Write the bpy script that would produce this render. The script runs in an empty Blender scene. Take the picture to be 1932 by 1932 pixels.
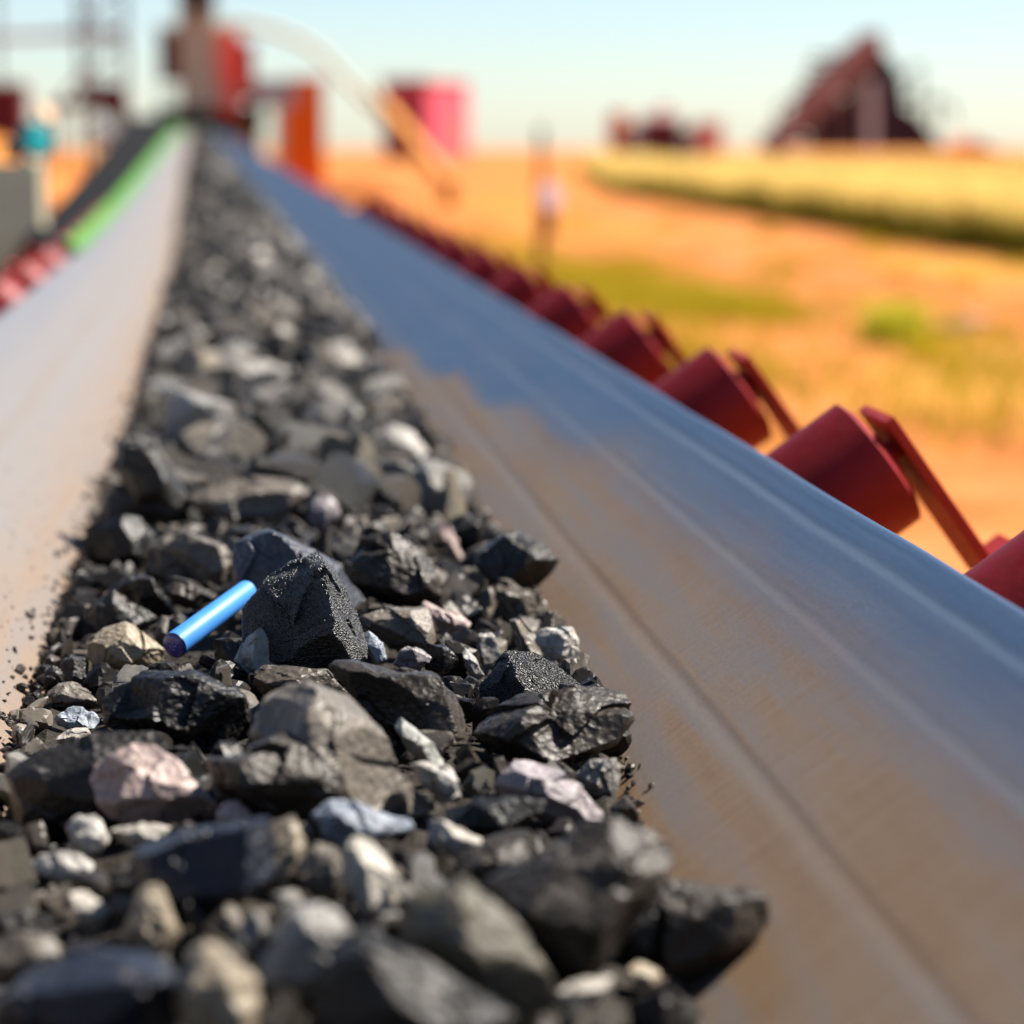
import bpy, bmesh, math, random
import numpy as np
from mathutils import Vector, Matrix

random.seed(7)
rng = np.random.default_rng(7)
C = bpy.context.scene.collection
R = math.radians
PI = math.pi

# ------------------------------------------------------------------ camera
CAMZ = 1.9
F = 4800.0 / 1932.0                      # focal length in picture widths
THETA = math.atan(701 / 4800)            # pitch down
PSI = math.atan(519 / 4800 * math.cos(THETA))   # yaw towards the rollers
cam_d = bpy.data.cameras.new('camera')
cam = bpy.data.objects.new('camera', cam_d)
C.objects.link(cam)
cam_d.sensor_width = 36
cam_d.lens = 36 * F
cam_d.clip_start = 0.05
cam_d.clip_end = 9000
cam.location = (0, 0, CAMZ)
cam.rotation_euler = (PI / 2 - THETA, 0, -PSI)
cam_d.dof.use_dof = True
cam_d.dof.focus_distance = 2.42
cam_d.dof.aperture_fstop = 2.9
bpy.context.scene.camera = cam
bpy.context.view_layer.update()
CM = cam.matrix_world.copy()
CR = CM.to_3x3()
FWD = CR @ Vector((0, 0, -1))
RGT = CR @ Vector((1, 0, 0))
UPV = CR @ Vector((0, 1, 0))
CAM = Vector((0, 0, CAMZ))

# ------------------------------------------------------------------ sun, sky, exposure
SUN_EL = R(51)
SUN_AZ = R(74)          # measured from +Y (along the belt) towards +X (roller side)
sun_dir = Vector((math.sin(SUN_AZ) * math.cos(SUN_EL), math.cos(SUN_AZ) * math.cos(SUN_EL), math.sin(SUN_EL)))
sd = bpy.data.lights.new('sun', 'SUN')
sun = bpy.data.objects.new('sun', sd)
C.objects.link(sun)
sd.energy = 5.0
sd.angle = R(0.53)
sd.color = (1.0, 0.93, 0.83)
sun.rotation_euler = sun_dir.to_track_quat('Z', 'Y').to_euler()
world = bpy.data.worlds.new('World')
bpy.context.scene.world = world
world.use_nodes = True
nt = world.node_tree
nt.nodes.clear()
sky = nt.nodes.new('ShaderNodeTexSky')
sky.sky_type = 'NISHITA'
sky.sun_disc = False
sky.sun_elevation = SUN_EL
sky.sun_rotation = SUN_AZ
sky.altitude = 1200
sky.air_density = 1.0
sky.dust_density = 0.8
sky.ozone_density = 3.0
bg = nt.nodes.new('ShaderNodeBackground')
bg.inputs['Strength'].default_value = 0.05
ow = nt.nodes.new('ShaderNodeOutputWorld')
nt.links.new(sky.outputs[0], bg.inputs[0])
nt.links.new(bg.outputs[0], ow.inputs[0])
vs = bpy.context.scene.view_settings
vs.view_transform = 'Standard'
vs.look = 'None'
vs.exposure = 1.62
vs.gamma = 1.0
vs.use_curve_mapping = False
bpy.context.scene.cycles.use_denoising = True
bpy.context.scene.cycles.sample_clamp_indirect = 6.0
bpy.context.scene.cycles.max_bounces = 4
bpy.context.scene.cycles.diffuse_bounces = 1

# ------------------------------------------------------------------ helpers
def ray(u, v):
    return (FWD + RGT * ((u - 966) / 4800) + UPV * ((966 - v) / 4800))

def at(u, v, Y):
    """picture point (1932-pixel frame) -> point of the place at distance Y along the belt"""
    d = ray(u, v)
    return CAM + d * (Y / d.y)

def tag(o, label=None, cat=None, group=None, kind=None):
    if label: o['label'] = label
    if cat: o['category'] = cat
    if group: o['group'] = group
    if kind: o['kind'] = kind
    return o

def thing(name, loc, label, cat, group=None, rz=0):
    o = bpy.data.objects.new(name, None)
    C.objects.link(o)
    o.location = loc
    o.rotation_euler = (0, 0, rz)
    o.empty_display_size = 0.1
    return tag(o, label, cat, group)

def np_mesh(name, V, Fc, mats=(), smooth=False):
    V = np.asarray(V, dtype=np.float32)
    Fc = np.asarray(Fc, dtype=np.int32)
    me = bpy.data.meshes.new(name)
    k = Fc.shape[1]
    me.vertices.add(len(V)); me.loops.add(Fc.size); me.polygons.add(len(Fc))
    me.vertices.foreach_set('co', V.ravel())
    me.loops.foreach_set('vertex_index', Fc.ravel())
    me.polygons.foreach_set('loop_start', np.arange(0, Fc.size, k, dtype=np.int32))
    me.polygons.foreach_set('loop_total', np.full(len(Fc), k, dtype=np.int32))
    me.polygons.foreach_set('use_smooth', np.full(len(Fc), smooth))
    for m in mats: me.materials.append(m)
    me.update(calc_edges=True)
    return me

def link(name, me, parent=None, loc=None):
    o = bpy.data.objects.new(name, me)
    C.objects.link(o)
    if parent: o.parent = parent
    if loc is not None: o.location = loc
    return o

class MB:
    """collects boxes, tubes and plates; build() links them as one mesh"""
    def __init__(s): s.v = []; s.f = []
    def add(s, vs_, fs_):
        n = len(s.v)
        s.v += [tuple(p) for p in vs_]
        s.f += [tuple(i + n for i in f) for f in fs_]
        return s
    def box(s, c, size, rot=None, taper=1.0):
        c = Vector(c); hx, hy, hz = size[0] / 2, size[1] / 2, size[2] / 2
        pts = []
        for z, t in ((-hz, 1), (hz, taper)):
            for x, y in ((-hx, -hy), (hx, -hy), (hx, hy), (-hx, hy)):
                p = Vector((x * t, y * t, z))
                if rot is not None: p = rot @ p
                pts.append(c + p)
        return s.add(pts, [(3, 2, 1, 0), (4, 5, 6, 7), (0, 1, 5, 4), (1, 2, 6, 5), (2, 3, 7, 6), (3, 0, 4, 7)])
    def tube(s, a, b, r, r2=None, n=16, caps=True):
        a, b = Vector(a), Vector(b)
        r2 = r if r2 is None else r2
        d = (b - a).normalized()
        u = d.orthogonal().normalized(); w = d.cross(u)
        pts = []
        for p, q in ((a, r), (b, r2)):
            for i in range(n):
                t = 2 * PI * i / n
                pts.append(p + (u * math.cos(t) + w * math.sin(t)) * q)
        fs = [(i, (i + 1) % n, n + (i + 1) % n, n + i) for i in range(n)]
        if caps: fs += [tuple(range(n - 1, -1, -1)), tuple(range(n, 2 * n))]
        return s.add(pts, fs)
    def path(s, pts, r, n=10):
        for a, b in zip(pts[:-1], pts[1:]): s.tube(a, b, r, n=n)
        return s
    def lathe(s, a, axis, prof, n=32):
        """prof: list of (distance along axis, radius)"""
        a = Vector(a); d = Vector(axis).normalized()
        u = d.orthogonal().normalized(); w = d.cross(u)
        pts = []; fs = []
        for t, r in prof:
            for i in range(n):
                q = 2 * PI * i / n
                pts.append(a + d * t + (u * math.cos(q) + w * math.sin(q)) * r)
        for k in range(len(prof) - 1):
            for i in range(n):
                j = (i + 1) % n
                fs.append((k * n + i, k * n + j, (k + 1) * n + j, (k + 1) * n + i))
        fs.append(tuple(range(n - 1, -1, -1)))
        m = (len(prof) - 1) * n
        fs.append(tuple(range(m, m + n)))
        return s.add(pts, fs)
    def mesh(s, name, mat, smooth=False):
        me = bpy.data.meshes.new(name)
        me.from_pydata(s.v, [], s.f)
        bm = bmesh.new(); bm.from_mesh(me)
        bmesh.ops.recalc_face_normals(bm, faces=bm.faces)
        bm.to_mesh(me); bm.free()
        me.materials.append(mat)
        if smooth:
            me.polygons.foreach_set('use_smooth', [True] * len(me.polygons))
            me.set_sharp_from_angle(angle=R(35))
        me.update()
        return me
    def build(s, name, mat, parent=None, smooth=False, bevel=0):
        o = link(name, s.mesh(name, mat, smooth), parent)
        if bevel:
            b = o.modifiers.new('edge', 'BEVEL'); b.width = bevel; b.segments = 2; b.limit_method = 'ANGLE'
        return o

# ------------------------------------------------------------------ noise in numpy
_perm = rng.permutation(256); _perm = np.concatenate([_perm, _perm, _perm])
_grad = rng.normal(size=(256, 3)); _grad /= np.linalg.norm(_grad, axis=1)[:, None]
def perlin(p):
    i = np.floor(p).astype(int); f = p - i; i &= 255
    w = f * f * f * (f * (f * 6 - 15) + 10)
    out = 0
    for dx in (0, 1):
        for dy in (0, 1):
            for dz in (0, 1):
                h = _perm[_perm[_perm[i[:, 0] + dx] + i[:, 1] + dy] + i[:, 2] + dz] & 255
                g = _grad[h]
                d = ((f - (dx, dy, dz)) * g).sum(1)
                out = out + d * (w[:, 0] if dx else 1 - w[:, 0]) * (w[:, 1] if dy else 1 - w[:, 1]) * (w[:, 2] if dz else 1 - w[:, 2])
    return out
def fbm(p, octaves=4, gain=0.5):
    a, s, t = 1.0, 0, 0
    for k in range(octaves):
        s = s + a * perlin(p + 17.3 * k); t += a; a *= gain; p = p * 2.03
    return s / t * 1.6

_ico = {}
def ico(level):
    if level not in _ico:
        bm = bmesh.new()
        bmesh.ops.create_icosphere(bm, subdivisions=level, radius=1)
        V = np.array([v.co[:] for v in bm.verts]); Fc = np.array([[v.index for v in f.verts] for f in bm.faces])
        bm.free()
        V /= np.linalg.norm(V, axis=1)[:, None]
        _ico[level] = (V, Fc)
    return _ico[level]

# ------------------------------------------------------------------ material helpers
def mat(name):
    m = bpy.data.materials.new(name); m.use_nodes = True
    n = m.node_tree.nodes; l = m.node_tree.links
    return m, n, l, n['Principled BSDF']

def N(n, typ, **kw):
    x = n.new(typ)
    for k, v in kw.items():
        if k in x.inputs: x.inputs[k].default_value = v
        else: setattr(x, k, v)
    return x

def ramp(n, stops):
    r = n.new('ShaderNodeValToRGB')
    e = r.color_ramp.elements
    while len(e) < len(stops): e.new(0.5)
    for i, (p, c) in enumerate(stops):
        e[i].position = p
        e[i].color = (c, c, c, 1) if isinstance(c, (int, float)) else (*c, 1)
    return r

def mixc(n, l, fac, a, b, mode='MIX'):
    m = n.new('ShaderNodeMix'); m.data_type = 'RGBA'; m.blend_type = mode
    for sock, val in ((m.inputs[0], fac), (m.inputs[6], a), (m.inputs[7], b)):
        if hasattr(val, 'is_output'): l.new(val, sock)
        elif isinstance(val, (int, float)): sock.default_value = val
        else: sock.default_value = (*val, 1)
    return m.outputs[2]

def painted(name, col, rough=0.45, wear=0.25, metallic=0.0, scale=6, spec=0.2, rust=(0.16, 0.07, 0.035)):
    m, n, l, p = mat(name)
    tc = N(n, 'ShaderNodeTexCoord')
    n1 = N(n, 'ShaderNodeTexNoise', Scale=scale, Detail=8.0, Roughness=0.65)
    n2 = N(n, 'ShaderNodeTexNoise', Scale=scale * 7, Detail=6.0, Roughness=0.7)
    l.new(tc.outputs['Object'], n1.inputs[0]); l.new(tc.outputs['Object'], n2.inputs[0])
    r1 = ramp(n, [(0.3, tuple(c * (1 - wear) for c in col)), (0.7, tuple(min(1, c * (1 + wear * 0.6)) for c in col))])
    l.new(n1.outputs[0], r1.inputs[0])
    r2 = ramp(n, [(0.62, 0.0), (0.72, 0.8)])
    l.new(n2.outputs[0], r2.inputs[0])
    f = N(n, 'ShaderNodeMath', operation='MULTIPLY'); l.new(r2.outputs[0], f.inputs[0]); f.inputs[1].default_value = wear * 1.6
    l.new(mixc(n, l, f.outputs[0], r1.outputs[0], rust), p.inputs['Base Color'])
    rr = ramp(n, [(0.3, rough * 0.75), (0.75, min(1, rough * 1.35))]); l.new(n2.outputs[0], rr.inputs[0])
    l.new(rr.outputs[0], p.inputs['Roughness'])
    p.inputs['Metallic'].default_value = metallic
    p.inputs['Specular IOR Level'].default_value = spec
    b = N(n, 'ShaderNodeBump', Strength=0.12, Distance=0.004); l.new(n2.outputs[0], b.inputs['Height']); l.new(b.outputs[0], p.inputs['Normal'])
    return m

M_red = painted('red_roller_paint', (0.165, 0.004, 0.006), 0.5, 0.35, scale=9)
M_red2 = painted('red_bracket_paint', (0.30, 0.018, 0.009), 0.5, 0.25, scale=12)
M_coral = painted('coral_red_paint', (0.8, 0.11, 0.09), 0.5, 0.12)
M_maroon = painted('maroon_steel_paint', (0.10, 0.008, 0.016), 0.6, 0.3)
M_barn = painted('pink_red_cladding', (0.50, 0.07, 0.105), 0.6, 0.08, scale=0.5)
M_orange = painted('orange_paint', (0.66, 0.115, 0.002), 0.55, 0.12, scale=2)
M_yellow = painted('yellow_orange_paint', (0.46, 0.17, 0.004), 0.5, 0.15, scale=2)
M_beige = painted('cream_paint', (0.5, 0.45, 0.32), 0.55, 0.1, scale=3)
M_cream = painted('cream_upright_paint', (0.62, 0.55, 0.38), 0.55, 0.08)
M_greycol = painted('taupe_column_paint', (0.40, 0.35, 0.29), 0.7, 0.2, scale=2)
M_dark = painted('dark_steel', (0.045, 0.045, 0.05), 0.55, 0.3, scale=3)
M_black = painted('black_rubber_guard', (0.004, 0.0036, 0.0036), 0.9, 0.2, scale=3, spec=.06, rust=(.006, .005, .005))
M_green = painted('green_edge_strip', (0.05, 0.16, 0.016), 0.7, 0.3, scale=4)
M_teal = painted('teal_paint', (0.01, 0.3, 0.33), 0.4, 0.1)
M_grey = painted('grey_cabinet_paint', (0.11, 0.11, 0.095), 0.6, 0.12)
M_pale = painted('pale_grey_sheet', (0.32, 0.33, 0.37), 0.6, 0.1)
M_white = painted('white_sheet', (0.62, 0.62, 0.66), 0.6, 0.08)
M_pinkpale = painted('pale_pink_sheet', (0.85, 0.42, 0.36), 0.6, 0.1)
M_plant = painted('brown_pink_steel', (0.3, 0.15, 0.14), 0.7, 0.25, scale=0.3)
M_purple = painted('dark_purple_steel', (0.035, 0.016, 0.027), 0.7, 0.25, scale=0.3)
M_peach = painted('peach_lens', (0.62, 0.43, 0.28), 0.3, 0.02)
M_steel = painted('bare_steel', (0.35, 0.33, 0.31), 0.35, 0.2, metallic=0.9)
M_post = painted('weathered_post', (0.12, 0.07, 0.04), 0.8, 0.3)
M_signw = painted('sign_face', (0.45, 0.26, 0.3), 0.5, 0.08)

def rock_material(name, grain=0):
    m, n, l, p = mat(name)
    oi = N(n, 'ShaderNodeObjectInfo'); tc = N(n, 'ShaderNodeTexCoord')
    va = N(n, 'ShaderNodeVectorMath', operation='ADD')
    rv = N(n, 'ShaderNodeVectorMath', operation='SCALE'); rv.inputs[0].default_value = (31, 17, 53)
    l.new(oi.outputs['Random'], rv.inputs['Scale'])
    l.new(tc.outputs['Object'], va.inputs[0]); l.new(rv.outputs[0], va.inputs[1])
    n1 = N(n, 'ShaderNodeTexNoise', Scale=14.0, Detail=9.0, Roughness=0.7, Distortion=0.4)
    n2 = N(n, 'ShaderNodeTexNoise', Scale=95.0, Detail=7.0, Roughness=0.72)
    vo = N(n, 'ShaderNodeTexVoronoi', Scale=520.0 if grain else 130.0)
    st = N(n, 'ShaderNodeMapping'); st.inputs['Scale'].default_value = (1, 1, 6); st.inputs['Rotation'].default_value = (0.5, 0.7, 0)
    n3 = N(n, 'ShaderNodeTexNoise', Scale=22.0, Detail=6.0, Roughness=0.6)
    for x in (n1, n2, vo): l.new(va.outputs[0], x.inputs[0])
    l.new(va.outputs[0], st.inputs[0]); l.new(st.outputs[0], n3.inputs[0])
    r1 = ramp(n, [(0.28, 0.55), (0.5, 1.0), (0.75, 1.5)]); l.new(n1.outputs[0], r1.inputs[0])
    c1 = mixc(n, l, 1.0, oi.outputs['Color'], r1.outputs[0], 'MULTIPLY')
    r2 = ramp(n, [(0.35, 0.65), (0.7, 1.35)]); l.new(n2.outputs[0], r2.inputs[0])
    c2 = mixc(n, l, 0.8, c1, r2.outputs[0], 'MULTIPLY')
    # pale mineral veins and dusty films
    r3 = ramp(n, [(0.60, 0.0), (0.70, 0.55)]); l.new(n3.outputs[0], r3.inputs[0])
    f3 = N(n, 'ShaderNodeMath', operation='MULTIPLY'); l.new(r3.outputs[0], f3.inputs[0]); f3.inputs[1].default_value = 0.0 if grain else 0.38
    c3 = mixc(n, l, f3.outputs[0], c2, (0.22, 0.19, 0.15))
    l.new(c3, p.inputs['Base Color'])
    rr = ramp(n, [(0.3, 0.25 if grain else 0.26), (0.65, 0.46)]); l.new(n2.outputs[0], rr.inputs[0])
    l.new(rr.outputs[0], p.inputs['Roughness'])
    p.inputs['Specular IOR Level'].default_value = 0.6 if grain else 0.24
    h = N(n, 'ShaderNodeMath', operation='MULTIPLY_ADD'); l.new(n2.outputs[0], h.inputs[0]); h.inputs[1].default_value = 0.7
    l.new(vo.outputs['Distance'], h.inputs[2])
    h2 = N(n, 'ShaderNodeMath', operation='MULTIPLY_ADD'); l.new(n3.outputs[0], h2.inputs[0]); h2.inputs[1].default_value = 0.6; l.new(h.outputs[0], h2.inputs[2])
    b = N(n, 'ShaderNodeBump', Strength=0.95 if grain else 0.75, Distance=0.0024 if grain else 0.0020)
    l.new(h2.outputs[0], b.inputs['Height']); l.new(b.outputs[0], p.inputs['Normal'])
    return m
M_rock = rock_material('ore_rock')
M_grain = rock_material('granular_ore_rock', 1)
m, n, l, p = mat('ore_far')
geo = N(n, 'ShaderNodeNewGeometry'); nn = N(n, 'ShaderNodeTexNoise', Scale=25.0, Detail=6.0)
l.new(geo.outputs['Position'], nn.inputs[0])
rr = ramp(n, [(0.0, (0.005, 0.0045, 0.004)), (0.5, (0.016, 0.013, 0.011)), (0.78, (0.05, 0.042, 0.034)), (1.0, (0.14, 0.12, 0.098))])
l.new(geo.outputs['Random Per Island'], rr.inputs[0])
r1 = ramp(n, [(0.3, 0.5), (0.7, 1.4)]); l.new(nn.outputs[0], r1.inputs[0])
l.new(mixc(n, l, 1.0, rr.outputs[0], r1.outputs[0], 'MULTIPLY'), p.inputs['Base Color'])
p.inputs['Roughness'].default_value = 0.45; p.inputs['Specular IOR Level'].default_value = 0.18
b = N(n, 'ShaderNodeBump', Strength=0.5, Distance=0.006); l.new(nn.outputs[0], b.inputs['Height']); l.new(b.outputs[0], p.inputs['Normal'])
M_far = m
m, n, l, p = mat('ore_bed')
nn = N(n, 'ShaderNodeTexNoise', Scale=120.0, Detail=8.0); tc = N(n, 'ShaderNodeTexCoord'); l.new(tc.outputs['Object'], nn.inputs[0])
p.inputs['Specular IOR Level'].default_value = 0.1
rr = ramp(n, [(0.3, (0.006, 0.005, 0.0045)), (0.7, (0.035, 0.03, 0.024))]); l.new(nn.outputs[0], rr.inputs[0]); l.new(rr.outputs[0], p.inputs['Base Color'])
p.inputs['Roughness'].default_value = 0.7
b = N(n, 'ShaderNodeBump', Strength=1.0, Distance=0.006); l.new(nn.outputs[0], b.inputs['Height']); l.new(b.outputs[0], p.inputs['Normal'])
M_bed = m

IDL0, IDLS = 2.15, 0.86       # idler positions along the belt
# belt rubber: dusty tan where the load runs, clean slate rubber towards the lips, plus painted roller-tip shadow steps
def belt_material():
    m, n, l, p = mat('belt_rubber')
    uv = N(n, 'ShaderNodeUVMap', uv_map='UVMap')
    sx = N(n, 'ShaderNodeSeparateXYZ'); l.new(uv.outputs[0], sx.inputs[0])
    def tex(sc, scale, detail=6.0, rough=0.6, rot=0.0, typ='ShaderNodeTexNoise'):
        mp = N(n, 'ShaderNodeMapping'); mp.inputs['Scale'].default_value = sc; mp.inputs['Rotation'].default_value = (0, 0, rot)
        l.new(uv.outputs[0], mp.inputs[0])
        t = N(n, typ, Scale=scale, Detail=detail, Roughness=rough); l.new(mp.outputs[0], t.inputs[0]); return t
    long1 = tex((9, 0.5, 1), 3.0, 5)                  # streaks along the belt
    long2 = tex((60, 0.8, 1), 2.0, 4)
    cross = tex((1.0, 16, 1), 7.0, 7, 0.7, R(9))      # scuffs across it
    cross2 = tex((5, 90, 1), 6.0, 5, 0.75, R(6))
    blot = tex((1, 1, 1), 5.0, 7, 0.6)
    fine = tex((1, 1, 1), 260.0, 6, 0.7)
    def math_(op, a, b_=None, c=None):
        x = N(n, 'ShaderNodeMath', operation=op)
        for i, v in enumerate((a, b_, c)):
            if v is None: continue
            if hasattr(v, 'is_output'): l.new(v, x.inputs[i])
            else: x.inputs[i].default_value = v
        return x.outputs[0]
    # distance across, wobbling
    w = math_('MULTIPLY_ADD', math_('SUBTRACT', long1.outputs[0], 0.5), 0.10, sx.outputs[0])
    w = math_('MULTIPLY_ADD', math_('SUBTRACT', blot.outputs[0], 0.5), 0.06, w)
    w = math_('MULTIPLY_ADD', math_('SUBTRACT', cross.outputs[0], 0.5), 0.05, w)
    # roller-tip shadow steps painted in slate farther up the belt, one per roller
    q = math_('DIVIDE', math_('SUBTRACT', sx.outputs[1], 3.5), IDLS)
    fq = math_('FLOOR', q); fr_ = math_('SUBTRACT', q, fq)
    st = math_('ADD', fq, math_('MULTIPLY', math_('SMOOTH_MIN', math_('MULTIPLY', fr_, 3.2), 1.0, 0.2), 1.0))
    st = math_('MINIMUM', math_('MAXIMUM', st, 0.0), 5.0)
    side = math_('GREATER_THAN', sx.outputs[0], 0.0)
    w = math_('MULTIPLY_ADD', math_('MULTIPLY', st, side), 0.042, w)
    # 0 = tan dust, 1 = slate: clean rubber and the painted shadow steps
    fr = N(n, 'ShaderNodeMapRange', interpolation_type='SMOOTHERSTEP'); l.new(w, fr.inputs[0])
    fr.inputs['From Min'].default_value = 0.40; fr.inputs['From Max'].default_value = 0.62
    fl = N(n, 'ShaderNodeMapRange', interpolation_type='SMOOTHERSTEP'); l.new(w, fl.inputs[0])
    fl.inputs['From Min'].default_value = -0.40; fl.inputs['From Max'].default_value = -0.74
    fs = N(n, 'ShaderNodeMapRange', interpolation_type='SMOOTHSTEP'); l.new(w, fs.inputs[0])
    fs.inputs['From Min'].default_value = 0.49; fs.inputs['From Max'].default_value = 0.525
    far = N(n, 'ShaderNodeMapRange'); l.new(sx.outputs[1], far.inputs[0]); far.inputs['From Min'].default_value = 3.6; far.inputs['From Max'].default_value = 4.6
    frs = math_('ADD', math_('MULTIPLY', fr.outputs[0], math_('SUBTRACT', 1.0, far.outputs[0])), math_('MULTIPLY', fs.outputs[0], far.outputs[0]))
    clean_shade = math_('MAXIMUM', frs, fl.outputs[0])
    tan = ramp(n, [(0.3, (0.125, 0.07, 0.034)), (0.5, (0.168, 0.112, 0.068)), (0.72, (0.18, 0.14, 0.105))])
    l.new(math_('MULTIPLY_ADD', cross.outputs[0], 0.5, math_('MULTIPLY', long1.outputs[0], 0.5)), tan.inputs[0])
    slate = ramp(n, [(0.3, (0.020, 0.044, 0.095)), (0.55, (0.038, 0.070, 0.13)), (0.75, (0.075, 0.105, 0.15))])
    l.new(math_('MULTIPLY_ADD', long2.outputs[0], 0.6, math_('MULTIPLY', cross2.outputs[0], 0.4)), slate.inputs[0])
    col = mixc(n, l, clean_shade, tan.outputs[0], slate.outputs[0])
    # rubbed grey film half way up
    g = ramp(n, [(0.42, 0.0), (0.62, 0.55)]); l.new(long1.outputs[0], g.inputs[0])
    col = mixc(n, l, math_('MULTIPLY', g.outputs[0], math_('SUBTRACT', 1.0, math_('MULTIPLY', clean_shade, 0.75))), col, (0.108, 0.1044, 0.108))
    lw = N(n, 'ShaderNodeMapRange', interpolation_type='SMOOTHSTEP'); l.new(w, lw.inputs[0])
    lw.inputs['From Min'].default_value = -0.27; lw.inputs['From Max'].default_value = -0.44; lw.inputs['To Max'].default_value = 0.7
    col = mixc(n, l, lw.outputs[0], col, (0.125, 0.125, 0.128))
    # wear lines along the belt
    def line(pos, wid):
        d = math_('ABSOLUTE', math_('SUBTRACT', math_('MULTIPLY_ADD', math_('SUBTRACT', blot.outputs[0], 0.5), 0.006, sx.outputs[0]), pos))
        r = N(n, 'ShaderNodeMapRange', interpolation_type='SMOOTHSTEP'); l.new(d, r.inputs[0])
        r.inputs['From Min'].default_value = wid; r.inputs['From Max'].default_value = 0.0
        return r.outputs[0]
    col = mixc(n, l, math_('MULTIPLY', line(0.386, 0.007), 0.4), col, (0.0936, 0.054, 0.0288))
    col = mixc(n, l, math_('MULTIPLY', line(0.372, 0.016), 0.35), col, (0.1584, 0.144, 0.1296))
    col = mixc(n, l, math_('MULTIPLY', line(0.505, 0.014), 0.25), col, (0.1224, 0.1368, 0.1584))
    col = mixc(n, l, math_('MULTIPLY', line(0.585, 0.012), 0.3), col, (0.1224, 0.1512, 0.18))
    col = mixc(n, l, math_('MULTIPLY', line(-0.47, 0.02), 0.3), col, (0.1224, 0.0936, 0.0648))
    # dark scratches across
    sc = ramp(n, [(0.58, 0.0), (0.68, 0.8)]); l.new(cross2.outputs[0], sc.inputs[0])
    col = mixc(n, l, math_('MULTIPLY', sc.outputs[0], 0.6), col, (0.07, 0.055, 0.05))
    sl = ramp(n, [(0.30, 0.7), (0.39, 0.0)]); l.new(cross2.outputs[0], sl.inputs[0])
    col = mixc(n, l, math_('MULTIPLY', sl.outputs[0], 0.45), col, (0.21, 0.195, 0.18))
    ff = ramp(n, [(0.3, 0.82), (0.7, 1.15)]); l.new(fine.outputs[0], ff.inputs[0])
    col = mixc(n, l, 1.0, col, ff.outputs[0], 'MULTIPLY')
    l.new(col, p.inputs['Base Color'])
    ro = N(n, 'ShaderNodeMapRange'); l.new(clean_shade, ro.inputs[0]); ro.inputs['To Min'].default_value = 0.55; ro.inputs['To Max'].default_value = 0.42
    l.new(math_('MULTIPLY_ADD', math_('SUBTRACT', cross2.outputs[0], 0.5), 0.35, ro.outputs[0]), p.inputs['Roughness'])
    p.inputs['Specular IOR Level'].default_value = 0.2
    h = math_('MULTIPLY_ADD', cross2.outputs[0], 0.8, math_('MULTIPLY', fine.outputs[0], 0.5))
    h = math_('ADD', h, math_('MULTIPLY', line(0.380, 0.012), 0.3))
    h = math_('ADD', h, math_('MULTIPLY', line(0.507, 0.010), 0.4))
    h = math_('ADD', h, math_('MULTIPLY', line(0.588, 0.010), 0.7))
    b = N(n, 'ShaderNodeBump', Strength=0.5, Distance=0.002); l.new(h, b.inputs['Height']); l.new(b.outputs[0], p.inputs['Normal'])
    return m
M_belt = belt_material()

def ground_material():
    m, n, l, p = mat('red_earth')
    geo = N(n, 'ShaderNodeNewGeometry')
    def nz(scale, sc=(1, 1, 1), d=8.0):
        mp = N(n, 'ShaderNodeMapping'); mp.inputs['Scale'].default_value = sc; l.new(geo.outputs['Position'], mp.inputs[0])
        t = N(n, 'ShaderNodeTexNoise', Scale=scale, Detail=d, Roughness=0.62); l.new(mp.outputs[0], t.inputs[0]); return t
    a = nz(0.9, (1, 0.45, 1)); b_ = nz(4.0); c = nz(0.16, (1, 0.25, 1))
    base = ramp(n, [(0.34, (0.24, 0.075, 0.014)), (0.5, (0.37, 0.12, 0.028)), (0.66, (0.45, 0.175, 0.058))]); l.new(a.outputs[0], base.inputs[0])
    f = ramp(n, [(0.50, 0.0), (0.62, 0.75)]); l.new(c.outputs[0], f.inputs[0])
    col = mixc(n, l, f.outputs[0], base.outputs[0], (0.36, 0.19, 0.022))
    g = ramp(n, [(0.35, 0.75), (0.65, 1.12)]); l.new(b_.outputs[0], g.inputs[0])
    l.new(mixc(n, l, 1.0, col, g.outputs[0], 'MULTIPLY'), p.inputs['Base Color'])
    p.inputs['Roughness'].default_value = 0.95; p.inputs['Specular IOR Level'].default_value = 0.1
    b = N(n, 'ShaderNodeBump', Strength=0.6, Distance=0.08); l.new(b_.outputs[0], b.inputs['Height']); l.new(b.outputs[0], p.inputs['Normal'])
    return m
M_ground = ground_material()

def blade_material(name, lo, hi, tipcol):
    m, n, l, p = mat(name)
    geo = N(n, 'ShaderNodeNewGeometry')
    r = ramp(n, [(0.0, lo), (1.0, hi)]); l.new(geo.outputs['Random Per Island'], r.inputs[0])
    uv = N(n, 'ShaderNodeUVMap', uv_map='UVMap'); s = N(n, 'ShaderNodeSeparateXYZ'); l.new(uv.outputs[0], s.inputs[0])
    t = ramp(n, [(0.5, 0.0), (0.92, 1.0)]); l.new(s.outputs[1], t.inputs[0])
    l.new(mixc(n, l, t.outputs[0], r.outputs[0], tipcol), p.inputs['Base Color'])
    p.inputs['Roughness'].default_value = 0.7; p.inputs['Specular IOR Level'].default_value = 0.2
    tr = N(n, 'ShaderNodeBsdfTranslucent'); l.new(p.inputs['Base Color'].links[0].from_socket, tr.inputs[0])
    mx = N(n, 'ShaderNodeMixShader'); mx.inputs[0].default_value = 0.45
    out = n['Material Output']
    l.new(p.outputs[0], mx.inputs[1]); l.new(tr.outputs[0], mx.inputs[2]); l.new(mx.outputs[0], out.inputs[0])
    return m
M_tall = blade_material('tall_dry_grass', (0.10, 0.105, 0.008), (0.22, 0.18, 0.015), (0.92, 0.66, 0.2))
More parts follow.
